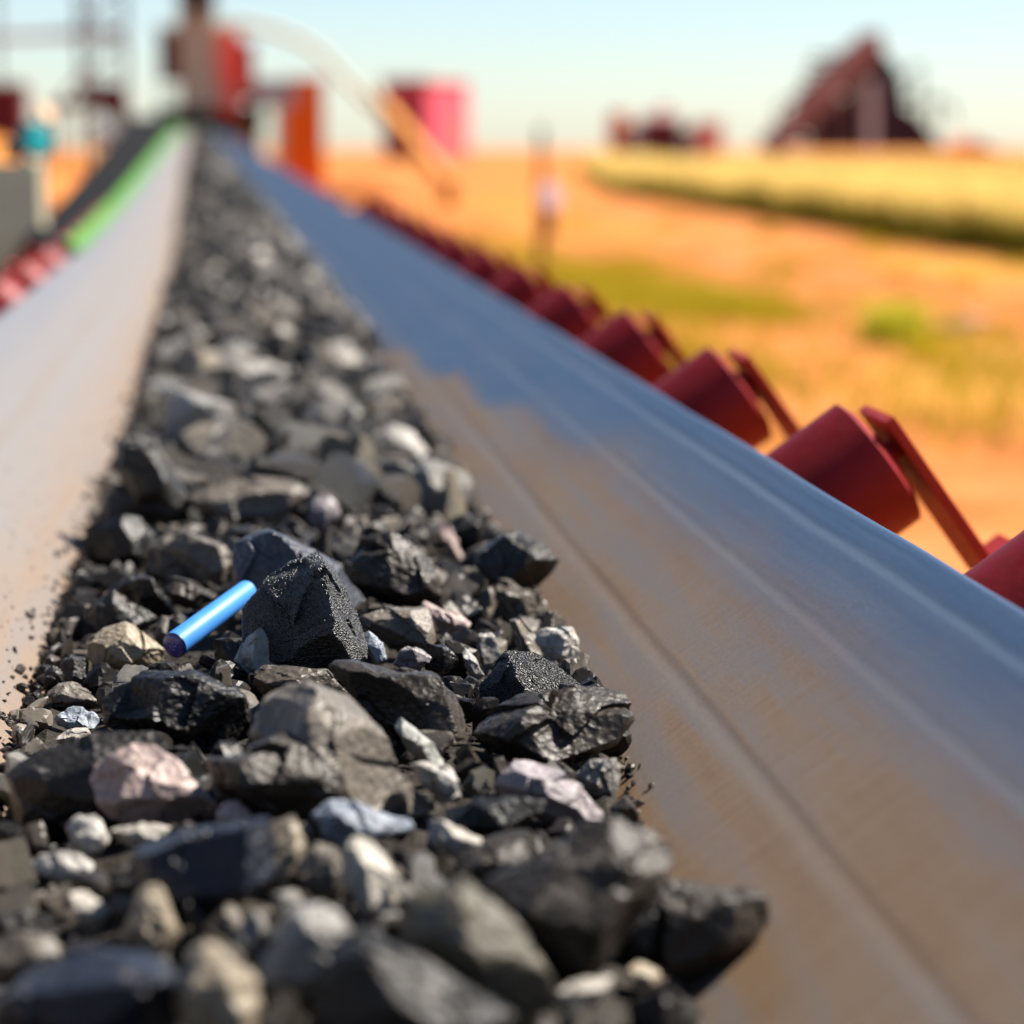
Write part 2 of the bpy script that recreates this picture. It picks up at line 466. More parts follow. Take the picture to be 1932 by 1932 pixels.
M_low = blade_material('low_yellow_grass', (0.22, 0.19, 0.004), (0.36, 0.27, 0.005), (0.40, 0.30, 0.01))
M_lime = blade_material('lime_grass', (0.30, 0.34, 0.012), (0.42, 0.42, 0.02), (0.52, 0.48, 0.04))

# ------------------------------------------------------------------ ground and earth bank
def gz(y): return -0.003 * np.maximum(np.asarray(y, dtype=float), 0)
ys = np.concatenate([np.linspace(-40, 120, 120), np.geomspace(122, 4500, 60)])
xs = np.concatenate([-np.geomspace(2500, 62, 30), np.linspace(-60, 60, 110), np.geomspace(62, 2500, 30)])
X, Y = np.meshgrid(xs, ys)
P = np.stack([X.ravel(), Y.ravel(), np.zeros(X.size)], 1)
amp = np.clip(1.0 - np.abs(X.ravel()) / 300, 0, 1)
Z = gz(P[:, 1]) + 0.06 * fbm(P * 0.35, 4) * amp
P[:, 2] = Z
ny, nx = X.shape
idx = np.arange(nx * ny).reshape(ny, nx)
Fq = np.stack([idx[:-1, :-1], idx[:-1, 1:], idx[1:, 1:], idx[1:, :-1]], -1).reshape(-1, 4)
g = link('ground', np_mesh('ground', P, Fq, [M_ground], True)); tag(g, kind='structure')

def ground_z(x, y): return float(gz(y)) + 0.06 * float(fbm(np.array([[x, y, 0.0]]) * 0.35, 4)[0]) * max(0, 1 - abs(x) / 300)

# bank of earth on the far side of the belt
xs = np.linspace(-34, -3.0, 60); ys = np.linspace(14, 130, 100)
X, Y = np.meshgrid(xs, ys)
P = np.stack([X.ravel(), Y.ravel(), np.zeros(X.size)], 1)
t = np.clip((-3.4 - X.ravel()) / 6.5, 0, 1); t = t * t * (3 - 2 * t)
t2 = np.clip((Y.ravel() - 15) / 16, 0, 1) * np.clip((129 - Y.ravel()) / 20, 0, 1)
P[:, 2] = gz(P[:, 1]) - 0.25 + (2.75 * t * t2) * (1 + 0.25 * fbm(P * 0.12, 3)) + 0.12 * fbm(P * 0.6, 4)
ny, nx = X.shape
idx = np.arange(nx * ny).reshape(ny, nx)
Fq = np.stack([idx[:-1, :-1], idx[:-1, 1:], idx[1:, 1:], idx[1:, :-1]], -1).reshape(-1, 4)
tag(link('earth_bank', np_mesh('earth_bank', P, Fq, [M_ground], True)), kind='structure')

# ------------------------------------------------------------------ belt
BW = 0.413                   # third of the belt's width
XC = 0.0606
FLOOR = CAMZ - 0.60
A0, A1 = R(34.6), R(36)        # slope of the wings at the fold and at the lip
def bend(y):
    y = np.asarray(y, dtype=float)
    k = 2.0
    s = np.log1p(np.exp(np.clip((y - 8) / k, -40, 40))) * k
    return 0.0169 * s, 0.0101 * s
_T = np.linspace(0, BW, 200)
def _wing():
    a = A0 + (A1 - A0) * (_T / BW) ** 1.3
    fade = np.clip(_T / 0.02, 0, 1)
    a = a * fade
    return np.concatenate([[0], np.cumsum(np.cos(a[:-1]) * np.diff(_T))]), np.concatenate([[0], np.cumsum(np.sin(a[:-1]) * np.diff(_T))]), a
WX, WZ, WA = _wing()
def profile(s):
    """across distance s from the centre line -> (x offset, z offset, slope)"""
    s = np.asarray(s, dtype=float); t = np.clip(np.abs(s) - BW / 2, 0, BW)
    x = np.sign(s) * (np.minimum(np.abs(s), BW / 2) + np.interp(t, _T, WX))
    return x, np.interp(t, _T, WZ), np.interp(t, _T, WA)
def wing_z(x):
    """belt height above its floor at offset x from the centre"""
    return np.interp(np.clip(np.abs(np.asarray(x, dtype=float)) - BW / 2, 0, None), WX, WZ)
SB = 1.5 * BW
yy = np.concatenate([np.linspace(0.35, 6, 420), np.geomspace(6.02, 78, 420)])
s_top = np.concatenate([np.linspace(-SB, SB, 150)])
sx, sz, sa = profile(s_top)
nx_, nz_ = -np.sin(sa) * np.sign(s_top), np.cos(sa)
TH = 0.013
# ring: top surface, rounded lip, bottom surface, rounded lip
ring_x = list(sx); ring_z = list(sz); ring_u = list(s_top)
for k in range(1, 7):
    a = PI * k / 7
    c = (sx[-1] - nx_[-1] * TH / 2, sz[-1] - nz_[-1] * TH / 2); tx, tz = math.cos(sa[-1]), math.sin(sa[-1])
    ring_x.append(c[0] + nx_[-1] * TH / 2 * math.cos(a) + tx * TH / 2 * math.sin(a)); ring_z.append(c[1] + nz_[-1] * TH / 2 * math.cos(a) + tz * TH / 2 * math.sin(a)); ring_u.append(SB + 0.004 * k)
for i in range(len(sx) - 1, -1, -3):
    ring_x.append(sx[i] - nx_[i] * TH); ring_z.append(sz[i] - nz_[i] * TH); ring_u.append(s_top[i])
for k in range(1, 7):
    a = PI * k / 7
    c = (sx[0] - nx_[0] * TH / 2, sz[0] - nz_[0] * TH / 2); tx, tz = -math.cos(sa[0]), math.sin(sa[0])
    ring_x.append(c[0] - nx_[0] * TH / 2 * math.cos(a) + tx * TH / 2 * math.sin(a)); ring_z.append(c[1] - nz_[0] * TH / 2 * math.cos(a) + tz * TH / 2 * math.sin(a)); ring_u.append(-SB - 0.004 * (7 - k))
ring_x, ring_z, ring_u = map(np.array, (ring_x, ring_z, ring_u))
m_ = len(ring_x); L = len(yy)
dx, dz = bend(yy)
sag = -0.0012 * (1 - np.cos(2 * PI * (yy - IDL0) / IDLS)) / 2 * (yy < 30)
lip = (np.abs(ring_u) / SB) ** 3
YY = np.repeat(yy, m_).reshape(L, m_)
wav = 0.0016 * fbm(np.stack([YY.ravel() * 2.2, np.tile(ring_u, L) * 1.5, np.zeros(L * m_)], 1), 2).reshape(L, m_) * lip[None]
Xb = XC + ring_x[None] - dx[:, None] + wav * np.sign(ring_u)[None] * 0.6
Zb = FLOOR + ring_z[None] + dz[:, None] + sag[:, None] * (0.3 + lip[None]) + wav
V = np.stack([Xb.ravel(), YY.ravel(), Zb.ravel()], 1)
idx = np.arange(L * m_).reshape(L, m_)
nxt = np.roll(idx, -1, axis=1)
Fq = np.stack([idx[:-1], nxt[:-1], nxt[1:], idx[1:]], -1).reshape(-1, 4)[:, ::-1]
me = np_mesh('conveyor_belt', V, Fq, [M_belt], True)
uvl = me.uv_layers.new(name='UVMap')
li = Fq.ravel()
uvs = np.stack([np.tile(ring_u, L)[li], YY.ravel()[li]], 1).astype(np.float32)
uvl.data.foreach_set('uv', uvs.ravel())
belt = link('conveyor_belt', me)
tag(belt, 'long troughed rubber conveyor belt carrying the dark ore, tan dust and slate blue edges', 'conveyor belt')

# ------------------------------------------------------------------ idlers
TILT = R(35.8)
RR = 0.087
def make_idler():
    """root at belt centre, at the floor height; rollers under the belt"""
    root = thing('conveyor_idler', (0, 0, 0), 'x', 'conveyor roller', 'red roller sets carrying the belt')
    def roll(name, a, b, parent):
        a, b = Vector(a), Vector(b); ax = (b - a).normalized(); Ln = (b - a).length
        o = MB().lathe(a, ax, [(0, RR - 0.008), (0.004, RR), (Ln - 0.004, RR), (Ln, RR - 0.007)], 48).build(name, M_red, parent, True)
        MB().lathe(b + ax * 0.0, ax, [(0, RR - 0.014), (0.004, RR - 0.016), (0.004, 0.03), (0.014, 0.028)], 40).build('end_disc', M_red2, o, True)
        MB().tube(b + ax * 0.014, b + ax * 0.03, 0.014).build('shaft', M_red2, o, True)
        return o
    for sgn, ext in ((1, 0.128), (-1, 0.085)):
        ax = Vector((sgn * math.cos(TILT), 0, math.sin(TILT)))
        nn_ = Vector((-sgn * math.sin(TILT), 0, math.cos(TILT)))
        low = min((wx * -math.sin(TILT) + wz * math.cos(TILT)) for wx, wz in zip(WX, WZ))
        start = Vector((sgn * (BW / 2 + 0.02), 0, 0)) + nn_ * (low - RR - TH - 0.0015)
        end = start + ax * (BW - 0.02 + ext)
        roll('wing_roller', start, end, root)
        # flat bracket plate standing beyond the roller's end
        rot = Matrix((ax, Vector((0, 1, 0)), nn_)).transposed()
        bk = MB().box(end + ax * 0.028 - nn_ * 0.075, (0.013, 0.14, 0.25), rot)
        bk.box(end + ax * 0.054 - nn_ * 0.19, (0.05, 0.14, 0.010), rot)
        br = bk.build('bracket', M_red2, root, False, 0.0015)
        MB().tube(end + ax * 0.033, end + ax * 0.041, 0.019, n=6).build('nut', M_red2, br)
    roll('centre_roller', (-BW / 2 + 0.01, 0, -RR - TH - 0.003), (BW / 2 - 0.03, 0, -RR - TH - 0.003), root)
    fr = MB().box((0, 0.09, -0.26), (1.75, 0.06, 0.008)).box((0, 0.117, -0.235), (1.75, 0.008, 0.055))
    fr.build('cross_beam', M_red2, root)
    for x in (-0.80, 0.80):
        MB().box((x, 0.05, -0.215), (0.05, 0.14, 0.09)).build('foot', M_red2, root, False, 0.002)
        MB().box((x * 0.885, 0.055, -0.15), (0.03, 0.05, 0.2)).build('post', M_red2, root, False, 0.002)
    return root

def copy_tree(o, parent=None):
    c = o.copy(); C.objects.link(c); c.parent = parent
    for ch in o.children: copy_tree(ch, c)
    return c
ORD = ['first', 'second', 'third', 'fourth', 'fifth', 'sixth', 'seventh', 'eighth', 'ninth', 'tenth', 'eleventh', 'twelfth', 'thirteenth', 'fourteenth']
proto = make_idler()
for i in range(13):
    o = proto if i == 0 else copy_tree(proto)
    y = IDL0 + IDLS * i
    bx, bz = bend(y)
    o.location = (XC - float(bx), y, FLOOR + float(bz))
    o.rotation_euler = (0, 0, 0)
    if i == 0: lab = 'dark red roller cut off by the picture edge, beside the belt\'s slate lip'
    elif i == 1: lab = 'big dark red roller with a bright red bracket plate beside the belt lip'
    else: lab = 'dark red roller and bracket, %s beyond the big one along the belt' % ORD[i - 2]
    o['label'] = lab

# side rails of the conveyor frame and its trestle legs
fr = thing('conveyor_stringer', (0, 0, 0), 'low steel stringer frame on legs beneath the troughed belt and its red rollers', 'conveyor frame')
for sgn in (-1, 1):
    m1 = MB()
    pr = None
    for y in list(np.linspace(0.4, 8, 5)) + list(np.linspace(12, 76, 14)):
        bx, bz = bend(y); q = Vector((XC + sgn * 0.80 - float(bx), y, FLOOR - 0.345 + float(bz)))
        if pr is not None:
            c = (pr + q) / 2; d = q - pr
            rot = d.to_track_quat('Y', 'Z').to_matrix()
            m1.box(c, (0.09, d.length, 0.16), rot)
        pr = q
    m1.build('side_rail', M_maroon, fr)
    for y in (2.5, 6.5, 11, 17, 25, 35, 48, 62, 74):
        bx, bz = bend(y)
        top = FLOOR - 0.425 + float(bz); bot = float(gz(y)) - 0.1
        MB().box((XC + sgn * 0.80 - float(bx), y, (top + bot) / 2), (0.08, 0.08, top - bot)).build('leg', M_maroon, fr)

# black leaning guard and green strip along the far stretch of the lip
gd = thing('belt_guard', (0, 0, 0), 'black leaning side guard with a green strip along the belt lip, beyond the coral rollers', 'belt guard')
xe, ze, _a = profile(np.array([-SB]))
ysg = np.concatenate([np.linspace(8.2, 20, 30), np.linspace(21, 76, 40)])
gv = []; gf = []; sv = []; sf = []
for k, y in enumerate(ysg):
    bx, bz = bend(y)
    ex = XC + float(xe[0]) - float(bx); ez = FLOOR + float(ze[0]) + float(bz)
    t = min(1, (y - 8.2) / 26)
    ox = ex - 0.15 - 0.30 * t; oz = ez + 0.05 + 0.36 * t
    for (px, pz) in ((ex - 0.028, ez - 0.05), (ox, oz), (ox - 0.015, oz - 0.005), (ex - 0.05, ez - 0.09)): gv.append((px, y, pz))
    wv = 0.030 + 0.0015 * (y - 8)
    for (px, pz) in ((ex + 0.012, ez + 0.006), (ex - wv, ez + 0.016 + wv * 0.8), (ex - wv - 0.008, ez + 0.006 + wv * 0.8), (ex - 0.006, ez - 0.012)): sv.append((px, y, pz))
    if k:
        for lst in (gf, sf):
            b0 = (k - 1) * 4; b1 = k * 4
            for q in range(4): lst.append((b0 + q, b0 + (q + 1) % 4, b1 + (q + 1) % 4, b1 + q))
m1 = MB(); m1.add(gv, gf + [(3, 2, 1, 0), tuple(len(gv) - 4 + q for q in range(4))]); m1.build('guard_plate', M_black, gd)
m1 = MB(); m1.add(sv, sf + [(3, 2, 1, 0), tuple(len(sv) - 4 + q for q in range(4))]); m1.build('edge_strip', M_green, gd)

# ------------------------------------------------------------------ the load: heap surface
XL, XR = -0.212, 0.352
def xr(y): return XR - 0.058 * np.clip((2.35 - np.asarray(y, dtype=float)) / 0.8, 0, 1)
def heap_h(x, y):
    """height of the load's mean surface above the belt floor (world x, y)"""
    bx, _ = bend(y)
    xx = np.asarray(x, dtype=float) + bx
    c = (XL + xr(y)) / 2; h = (xr(y) - XL) / 2
    q = np.clip(1 - ((xx - c) / h) ** 2, 0, 1)
    return wing_z(xx - XC) * (q <= 0) + (q > 0) * (np.maximum(wing_z(xx - XC), 0) + 0.088 * q ** 0.55 * (1 - 0.0 * xx))
def surf_z(x, y):
    _, bz = bend(y)
    return FLOOR + float(bz) + float(heap_h(x, y))

yb = np.concatenate([np.linspace(0.5, 8, 260), np.geomspace(8.05, 76, 200)])
sb = np.linspace(0.0, 1.0, 44)
Xg, Yg = np.meshgrid(sb, yb)
edge_n = 0.016 * fbm(np.stack([Yg.ravel() * 3, Xg.ravel() * 0 + 5.5, np.where(Xg.ravel() < .5, 0, 7.7)], 1), 3).reshape(Xg.shape)
bx, bz = bend(Yg)
x0 = XL + 0.015 + edge_n; x1 = xr(Yg) - 0.015 + edge_n
xx = x0 + (x1 - x0) * Xg
Zg = FLOOR + bz + heap_h(xx - bx, Yg) - 0.026 * np.sqrt(np.sin(PI * Xg).clip(0, 1)) 
nn_ = fbm(np.stack([xx.ravel() * 22, Yg.ravel() * 22, Zg.ravel() * 0], 1), 4).reshape(Xg.shape)
Zg = Zg + 0.013 * nn_ * np.sin(PI * Xg) ** 0.3 - 0.012 * (np.abs(Xg - .5) > .495)
P = np.stack([(xx - bx).ravel(), Yg.ravel(), Zg.ravel()], 1)
idx = np.arange(P.shape[0]).reshape(Xg.shape)
Fq = np.stack([idx[:-1, :-1], idx[:-1, 1:], idx[1:, 1:], idx[1:, :-1]], -1).reshape(-1, 4)
tag(link('ore_bed', np_mesh('ore_bed', P, Fq, [M_bed], False)), 'black crushed ore fines packed beneath the lumps on the belt', 'ore fines', kind='stuff')

# ------------------------------------------------------------------ rock shapes
def hull_planes(pts):
    bm = bmesh.new()
    for q in pts: bm.verts.new(q)
    r = bmesh.ops.convex_hull(bm, input=bm.verts)
    bm.normal_update()
    Ns, Ds = [], []
    for f in bm.faces:
        if f.calc_area() < 1e-9: continue
        nrm = f.normal
        d = nrm.dot(f.verts[0].co)
        if d < 0: nrm = -nrm; d = -d
        if d < 1e-4: continue
        Ns.append(nrm[:]); Ds.append(d)
    bm.free()
    return np.array(Ns), np.array(Ds)

def rock(Ns, Ds, ext, level, seed, rough=1.0, p=260.0, chips=15, style='fract', cuts=4, scoops=6):
    r_ = np.random.default_rng(seed)
    V, Fc = ico(level)
    D = V * ext; D = D / np.linalg.norm(D, axis=1)[:, None]
    size = float(np.mean(ext))
    dn = np.clip(D @ Ns.T, 0, None) / Ds[None]
    mx = dn.max(1, keepdims=True)
    r = 1.0 / (mx[:, 0] * ((dn / mx) ** p).sum(1) ** (1 / p))
    Pn = D * r[:, None]
    # extra cleavage planes shaving corners and flats
    nf = r_.normal(size=(cuts, 3)); nf /= np.linalg.norm(nf, axis=1)[:, None]
    sup = (Pn @ nf.T).max(0)
    dd = sup * r_.uniform(0.84, 0.99, cuts)
    t = np.clip(D @ nf.T, 0, None) / dd[None]
    r = np.minimum(r, 1 / np.maximum(t.max(1), 1e-6))
    # shell-shaped fractures: bites of large spheres
    for _ in range(scoops):
        u = r_.normal(size=3); u /= np.linalg.norm(u)
        i0 = int((D @ u).argmax()); rho = size * r_.uniform(1.3, 4.0); dlt = size * r_.uniform(.04, .15)
        c = u * (r[i0] + rho - dlt)
        b_ = D @ c; dc = b_ * b_ - ((c @ c) - rho * rho)
        t_ = np.where((dc > 0) & (b_ > 0), b_ - np.sqrt(np.maximum(dc, 0)), 1e9)
        r = np.minimum(r, np.maximum(t_, .25 * size))
    Pn = D * r[:, None]
    off = r_.uniform(0, 90, 3)
    if level >= 4:
        # stepped chips: each patch is its own small plane
        k = chips
        sd_ = Pn[r_.integers(0, len(Pn), k)]
        warp = Pn + size * 0.08 * np.stack([perlin(Pn / size * 1.7 + off + q * 9) for q in range(3)], 1)
        near = ((warp[:, None, :] - sd_[None]) ** 2).sum(2).argmin(1)
        gr = r_.normal(size=(k, 3)) * 0.15
        st = r_.normal(size=k) * 0.022 * size
        disp = ((Pn - sd_[near]) * gr[near]).sum(1) + st[near]
        disp = np.clip(disp, -0.09 * size, 0.05 * size)
        r = r + disp * rough
        # bedding steps
        bd = r_.normal(size=3); bd /= np.linalg.norm(bd)
        q = (Pn @ bd) / size * 5 + 1.3 * perlin(Pn / size * 1.3 + off)
        r = r + rough * size * 0.009 * (np.abs((q % 1) - 0.5) * 2)
    r = r + rough * size * 0.016 * fbm(Pn / size * 2.3 + off, 5 if level >= 5 else 3, 0.6)
    if level >= 5:
        rg = 1 - np.abs(fbm(Pn / size * 4.5 + off + 5, 4, 0.6))
        r = r - rough * size * 0.018 * rg ** 4
        if style == 'grain': r = r + size * 0.022 * fbm(Pn / size * 26 + off, 2)
    return D * r[:, None], Fc

PAL = {  # base colours of the kinds of rock
    'black': (0.008, 0.0075, 0.007), 'jet': (0.006, 0.006, 0.006), 'dark': (0.014, 0.0125, 0.011), 'brown': (0.052, 0.043, 0.033), 'umber': (0.026, 0.021, 0.016),
    'greybrown': (0.10, 0.086, 0.07), 'olive': (0.068, 0.061, 0.045), 'grey': (0.17, 0.162, 0.15), 'palegrey': (0.28, 0.265, 0.24), 'sage': (0.19, 0.195, 0.175),
    'tan': (0.21, 0.175, 0.125), 'pink': (0.27, 0.205, 0.185), 'mauve': (0.17, 0.15, 0.155), 'navy': (0.012, 0.014, 0.022), 'slate': (0.035, 0.038, 0.048), 'ice': (0.20, 0.225, 0.265), 'cream': (0.30, 0.275, 0.235)}

def jcol(c, r_, a=0.12):
    k = r_.uniform(1 - a, 1 + a)
    return (c[0] * k, c[1] * k, c[2] * k, 1)

def surface_depth(u, v, lift):
    """distance along the belt where the sight line through (u, v) is LIFT above the load"""
    lo, hi = 0.8, 60.0
    d = ray(u, v)
    for _ in range(48):
        mid = (lo + hi) / 2
        q = CAM + d * (mid / d.y)
        if q.z - lift > surf_z(q.x, mid): lo = mid
        else: hi = mid
    return (lo + hi) / 2

heroes = []      # (u, v, radius px, Y)
SH = 1.0
def hero(pts, col, label, front=None, thick=0.75, level=5, grain=False, rough=1.0, lift=0.30, group='ore lumps on the belt', jut=0.0):
    us = [q[0] for q in pts]; vs_ = [q[1] for q in pts]
    uc = (min(us) + max(us)) / 2 * .5 + sum(us) / len(us) * .5; vc = (min(vs_) + max(vs_)) / 2 * .5 + sum(vs_) / len(vs_) * .5
    W = max(us) - min(us); H = max(vs_) - min(vs_)
    Yc = surface_depth(uc, vc, 0.0)
    px = Yc / 4800
    Yc = surface_depth(uc, vc, lift * H * px)
    px = Yc / 4800
    c = at(uc, vc, Yc)
    dist = (c - CAM).dot(FWD)
    T = thick * min(W, H * 1.5) * dist / 4800
    def wp(u, v, k):       # point on a plane K*T nearer than the centre
        dd = ray(u, v); return CAM + dd * (dist - k * T)
    P3 = [wp(u, v, 0.0) - c for u, v in pts]
    cx, cy = uc, vc
    if front is None:
        P3 += [wp(cx + (u - cx) * 0.62, cy + (v - cy) * 0.5 + 0.1 * H, 0.42) - c for u, v in pts[::2]]
    else:
        P3 += [wp(u, v, k) - c for u, v, k in front]
    P3 += [wp(cx + (u - cx) * 0.72, cy + (v - cy) * 0.72, -0.55) - c for u, v in pts[::2]]
    P3 += [wp(cx + (u - cx) * 0.95, cy + (v - cy) * 0.95, -0.25) - c for u, v in pts[1::2]]
    # the buried belly
    P3.append(wp(cx, max(vs_) + 0.12 * H, -0.15) - c)
    ctr = Vector((0, 0, 0))
    for q in P3: ctr += q
    ctr /= len(P3)
    P3 = [q - ctr for q in P3]
    Ns, Ds = hull_planes(P3)
    arr = np.array([q[:] for q in P3])
    ext = (arr.max(0) - arr.min(0)) / 2
    V, Fc = rock(Ns, Ds, ext, level, len(heroes) * 13 + 5, rough, style='grain' if grain else 'fract', scoops=(3 if grain else 7))
    V = V * 1.07
    me = np_mesh('ore_lump', V, Fc, [M_grain if grain else M_rock], True)
    me.set_sharp_from_angle(angle=R(17))
    o = link('ore_lump', me, None, c + ctr)
    r_ = np.random.default_rng(len(heroes) + 100)
    o.color = jcol(PAL[col], r_, 0.05)
    tag(o, label, 'ore lump', group)
    heroes.append((uc, vc, W / 2, H / 2, (c + ctr).y, c + ctr, label))
    return o

HI = 6
# --- the lumps round the blue tube
hero([(598,1050),(555,1062),(500,1100),(468,1150),(470,1240),(560,1252),(640,1252),(705,1250),(680,1190),(655,1120),(632,1085)], 'jet', 'big pointed jet black granular lump just behind the blue tube', [(612,1075,.45),(628,1160,.75),(615,1245,.8),(510,1180,.25),(690,1240,.3)], 0.8, HI, True, 0.7, 0.42)
hero([(462,1205),(484,1188),(516,1167),(540,1174),(576,1208),(612,1254),(600,1268),(470,1268),(446,1245)], 'sage', 'smooth grey-green lump in front of the pointed black granular lump', [(486,1196,.45),(484,1262,.6),(570,1240,.35)], 0.8, HI, False, 0.45)
hero([(518,1256),(535,1238),(562,1227),(585,1240),(588,1262),(540,1268)], 'dark', 'small dark striated chip leaning on the smooth grey-green lump', None, .6, 5)
hero([(470,1388),(500,1330),(545,1292),(580,1290),(655,1325),(742,1405),(812,1500),(812,1540),(690,1540),(560,1480)], 'greybrown', 'long grey-brown slab sloping down the middle with a black end face', [(578,1302,.55),(570,1392,.7),(700,1520,.6),(600,1330,.5)], .7, HI, False, .7, .3)
hero([(462,1268),(505,1258),(560,1256),(622,1262),(656,1296),(655,1335),(580,1330),(500,1310)], 'brown', 'flat brown lump between the smooth grey-green lump and the long grey-brown slab', None, .8, 5)
hero([(605,1244),(672,1252),(824,1272),(860,1291),(898,1372),(855,1392),(797,1390),(728,1360),(660,1300)], 'umber', 'long dark brown rough lump lying crosswise above the long grey-brown slab', [(845,1290,.5),(853,1388,.6),(700,1285,.45),(790,1380,.6)], .7, HI, False, 1.1, .3)
hero([(898,1340),(905,1300),(930,1262),(956,1233),(1005,1236),(1060,1265),(1105,1298),(1080,1330),(979,1345)], 'black', 'rounded granular black mound beside the belt, behind the big pitted lump', [(980,1275,.5),(1000,1330,.6)], .8, HI, True, .55, .3)
hero([(890,1372),(930,1345),(993,1314),(1060,1300),(1120,1291),(1170,1302),(1194,1358),(1165,1408),(1120,1428),(1070,1456),(1000,1446),(920,1410)], 'umber', 'big pitted dark brown lump at the heap edge below the rounded granular mound', [(1165,1308,.35),(1148,1380,.6),(1010,1340,.5),(1040,1440,.6),(960,1390,.5)], .7, HI, False, 1.3, .38)
hero([(924,1476),(958,1428),(985,1424),(1038,1448),(1082,1472),(1164,1515),(1142,1545),(1072,1556),(985,1520)], 'mauve', 'mauve and pinkish white lump with a violet shaded end below the big pitted lump', [(1015,1442,.4),(1032,1500,.55),(1110,1535,.4)], .7, HI, False, 1.0)
hero([(1079,1462),(1118,1433),(1166,1428),(1170,1448),(1160,1495),(1120,1500)], 'grey', 'grey splintered fragment at the heap edge under the big pitted lump', [(1140,1440,.4),(1130,1480,.5)], .7, 5, False, 1.6)
hero([(812,1532),(850,1512),(900,1505),(969,1503),(1027,1511),(1042,1536),(1020,1567),(950,1576),(860,1566)], 'jet', 'smooth elongated black lump lying flat below the mauve lump', None, .9, HI, False, .45, .4)
hero([(747,1372),(757,1356),(800,1390),(862,1436),(838,1448),(775,1418)], 'sage', 'pale greenish flat slab leaning on the long grey-brown slab', None, .8, 5)
hero([(769,1440),(805,1440),(846,1451),(897,1481),(866,1516),(815,1492)], 'palegrey', 'broken whitish lump below the pale greenish slab', [(826,1456,.4),(840,1500,.5),(870,1480,.4)], .8, HI, False, 1.5)
hero([(736,1252),(750,1232),(769,1219),(794,1226),(824,1250),(815,1265),(760,1262)], 'mauve', 'small mauve-grey chip on the roller side of the pointed black granular lump', [(780,1228,.4),(790,1258,.4)], .7, 5, False, 1.2)
hero([(796,1226),(808,1214),(832,1213),(864,1233),(862,1258),(838,1266),(803,1262)], 'black', 'small black blocky lump behind the long dark brown rough lump', [(835,1222,.4),(838,1260,.4)], .8, 5)
hero([(868,1224),(878,1222),(893,1236),(920,1275),(906,1280),(880,1262)], 'grey', 'thin grey shard leaning beside the granular black mound', None, .6, 5, False, .6)
hero([(896,1180),(906,1173),(915,1175),(930,1197),(947,1236),(918,1270),(902,1240)], 'grey', 'pale grey upright flake just behind the granular black mound', [(904,1185,.3),(915,1262,.4)], .7, 5, False, .7)
hero([(950,1160),(993,1170),(1018,1212),(1022,1240),(1000,1244),(975,1205)], 'greybrown', 'wedge with a cream sunlit rim behind the granular black mound', [(972,1172,.4),(1006,1238,.5)], .7, 5)
hero([(1005,1205),(1030,1186),(1078,1186),(1095,1214),(1086,1242),(1038,1246)], 'palegrey', 'pale lump with a white sunlit cap at the heap edge', [(1068,1195,.4),(1060,1235,.4)], .7, 5, False, 1.1)
hero([(687,1199),(705,1188),(722,1215),(730,1248),(708,1254),(695,1230)], 'ice', 'narrow pale bluish shard against the pointed black granular lump', None, .7, 5, False, 1.3)
hero([(672,1168),(730,1150),(791,1141),(810,1156),(820,1214),(797,1222),(714,1192)], 'greybrown', 'flat-topped grey-brown lump to the roller side of the pointed black lump', [(808,1160,.3),(800,1215,.5),(700,1178,.3)], .8, HI, False, .8)
hero([(794,1134),(825,1136),(856,1152),(892,1181),(874,1196),(816,1170)], 'pink', 'curved pinkish lump beside the flat-topped grey-brown lump', None, .7, 5, False, 1.1)
hero([(655,1055),(672,1024),(742,1012),(780,1046),(833,1074),(862,1117),(846,1150),(791,1140),(714,1132),(664,1098)], 'umber', 'big knobbly brown lump behind the flat-topped grey-brown lump', [(742,1040,.4),(760,1110,.6),(830,1100,.4)], .7, HI, False, 1.4, .35)
hero([(434,1109),(440,1060),(446,1028),(475,1008),(530,990),(587,1034),(640,1070),(718,1157),(690,1168),(600,1140),(480,1130)], 'slate', 'large smooth blue-black slab with a pale sunlit edge behind the blue tube', [(520,1000,.35),(560,1045,.5),(600,1130,.6),(450,1110,.3)], .6, HI, False, .5, .4)
# --- tube side of the heap
hero([(165,1215),(198,1186),(240,1174),(276,1200),(308,1227),(305,1254),(248,1262),(171,1252)], 'tan', 'lumpy light tan rock next to the round end of the blue tube', None, .8, HI, False, 1.0)
hero([(138,1196),(160,1150),(215,1114),(234,1130),(292,1166),(270,1185),(200,1205)], 'dark', 'black angular lump with a brown top behind the lumpy tan rock', [(232,1134,.35),(246,1184,.5)], .8, HI, False, .9)
hero([(222,1116),(245,1090),(267,1073),(303,1120),(350,1157),(328,1163),(276,1160)], 'dark', 'dark ridged lump with a pale sunlit rim beside the blue tube', [(275,1080,.4),(318,1160,.5)], .7, 5)
hero([(268,1070),(278,1034),(312,1031),(353,1045),(388,1078),(367,1103),(320,1104),(290,1090)], 'brown', 'brown lump with a rough olive corner above the blue tube', [(345,1046,.4),(335,1098,.5)], .8, HI, False, .9)
hero([(304,1110),(331,1088),(372,1102),(416,1128),(390,1148),(331,1135)], 'umber', 'flat brown lump partly under the blue tube', None, .8, 5)
hero([(152,1036),(185,1000),(232,963),(262,983),(304,1022),(262,1067),(182,1070)], 'black', 'black pointed lump at the heap edge with a pale sunlit back', [(244,985,.35),(250,1066,.5)], .8, HI, False, .8, .4)
hero([(218,890),(241,819),(279,822),(310,862),(346,910),(335,960),(358,982),(307,1004),(255,970)], 'dark', 'tall dark slab standing at the heap edge with a lit tan side', [(278,850,.35),(310,909,.45),(306,1000,.5)], .7, 5, False, .6, .42)
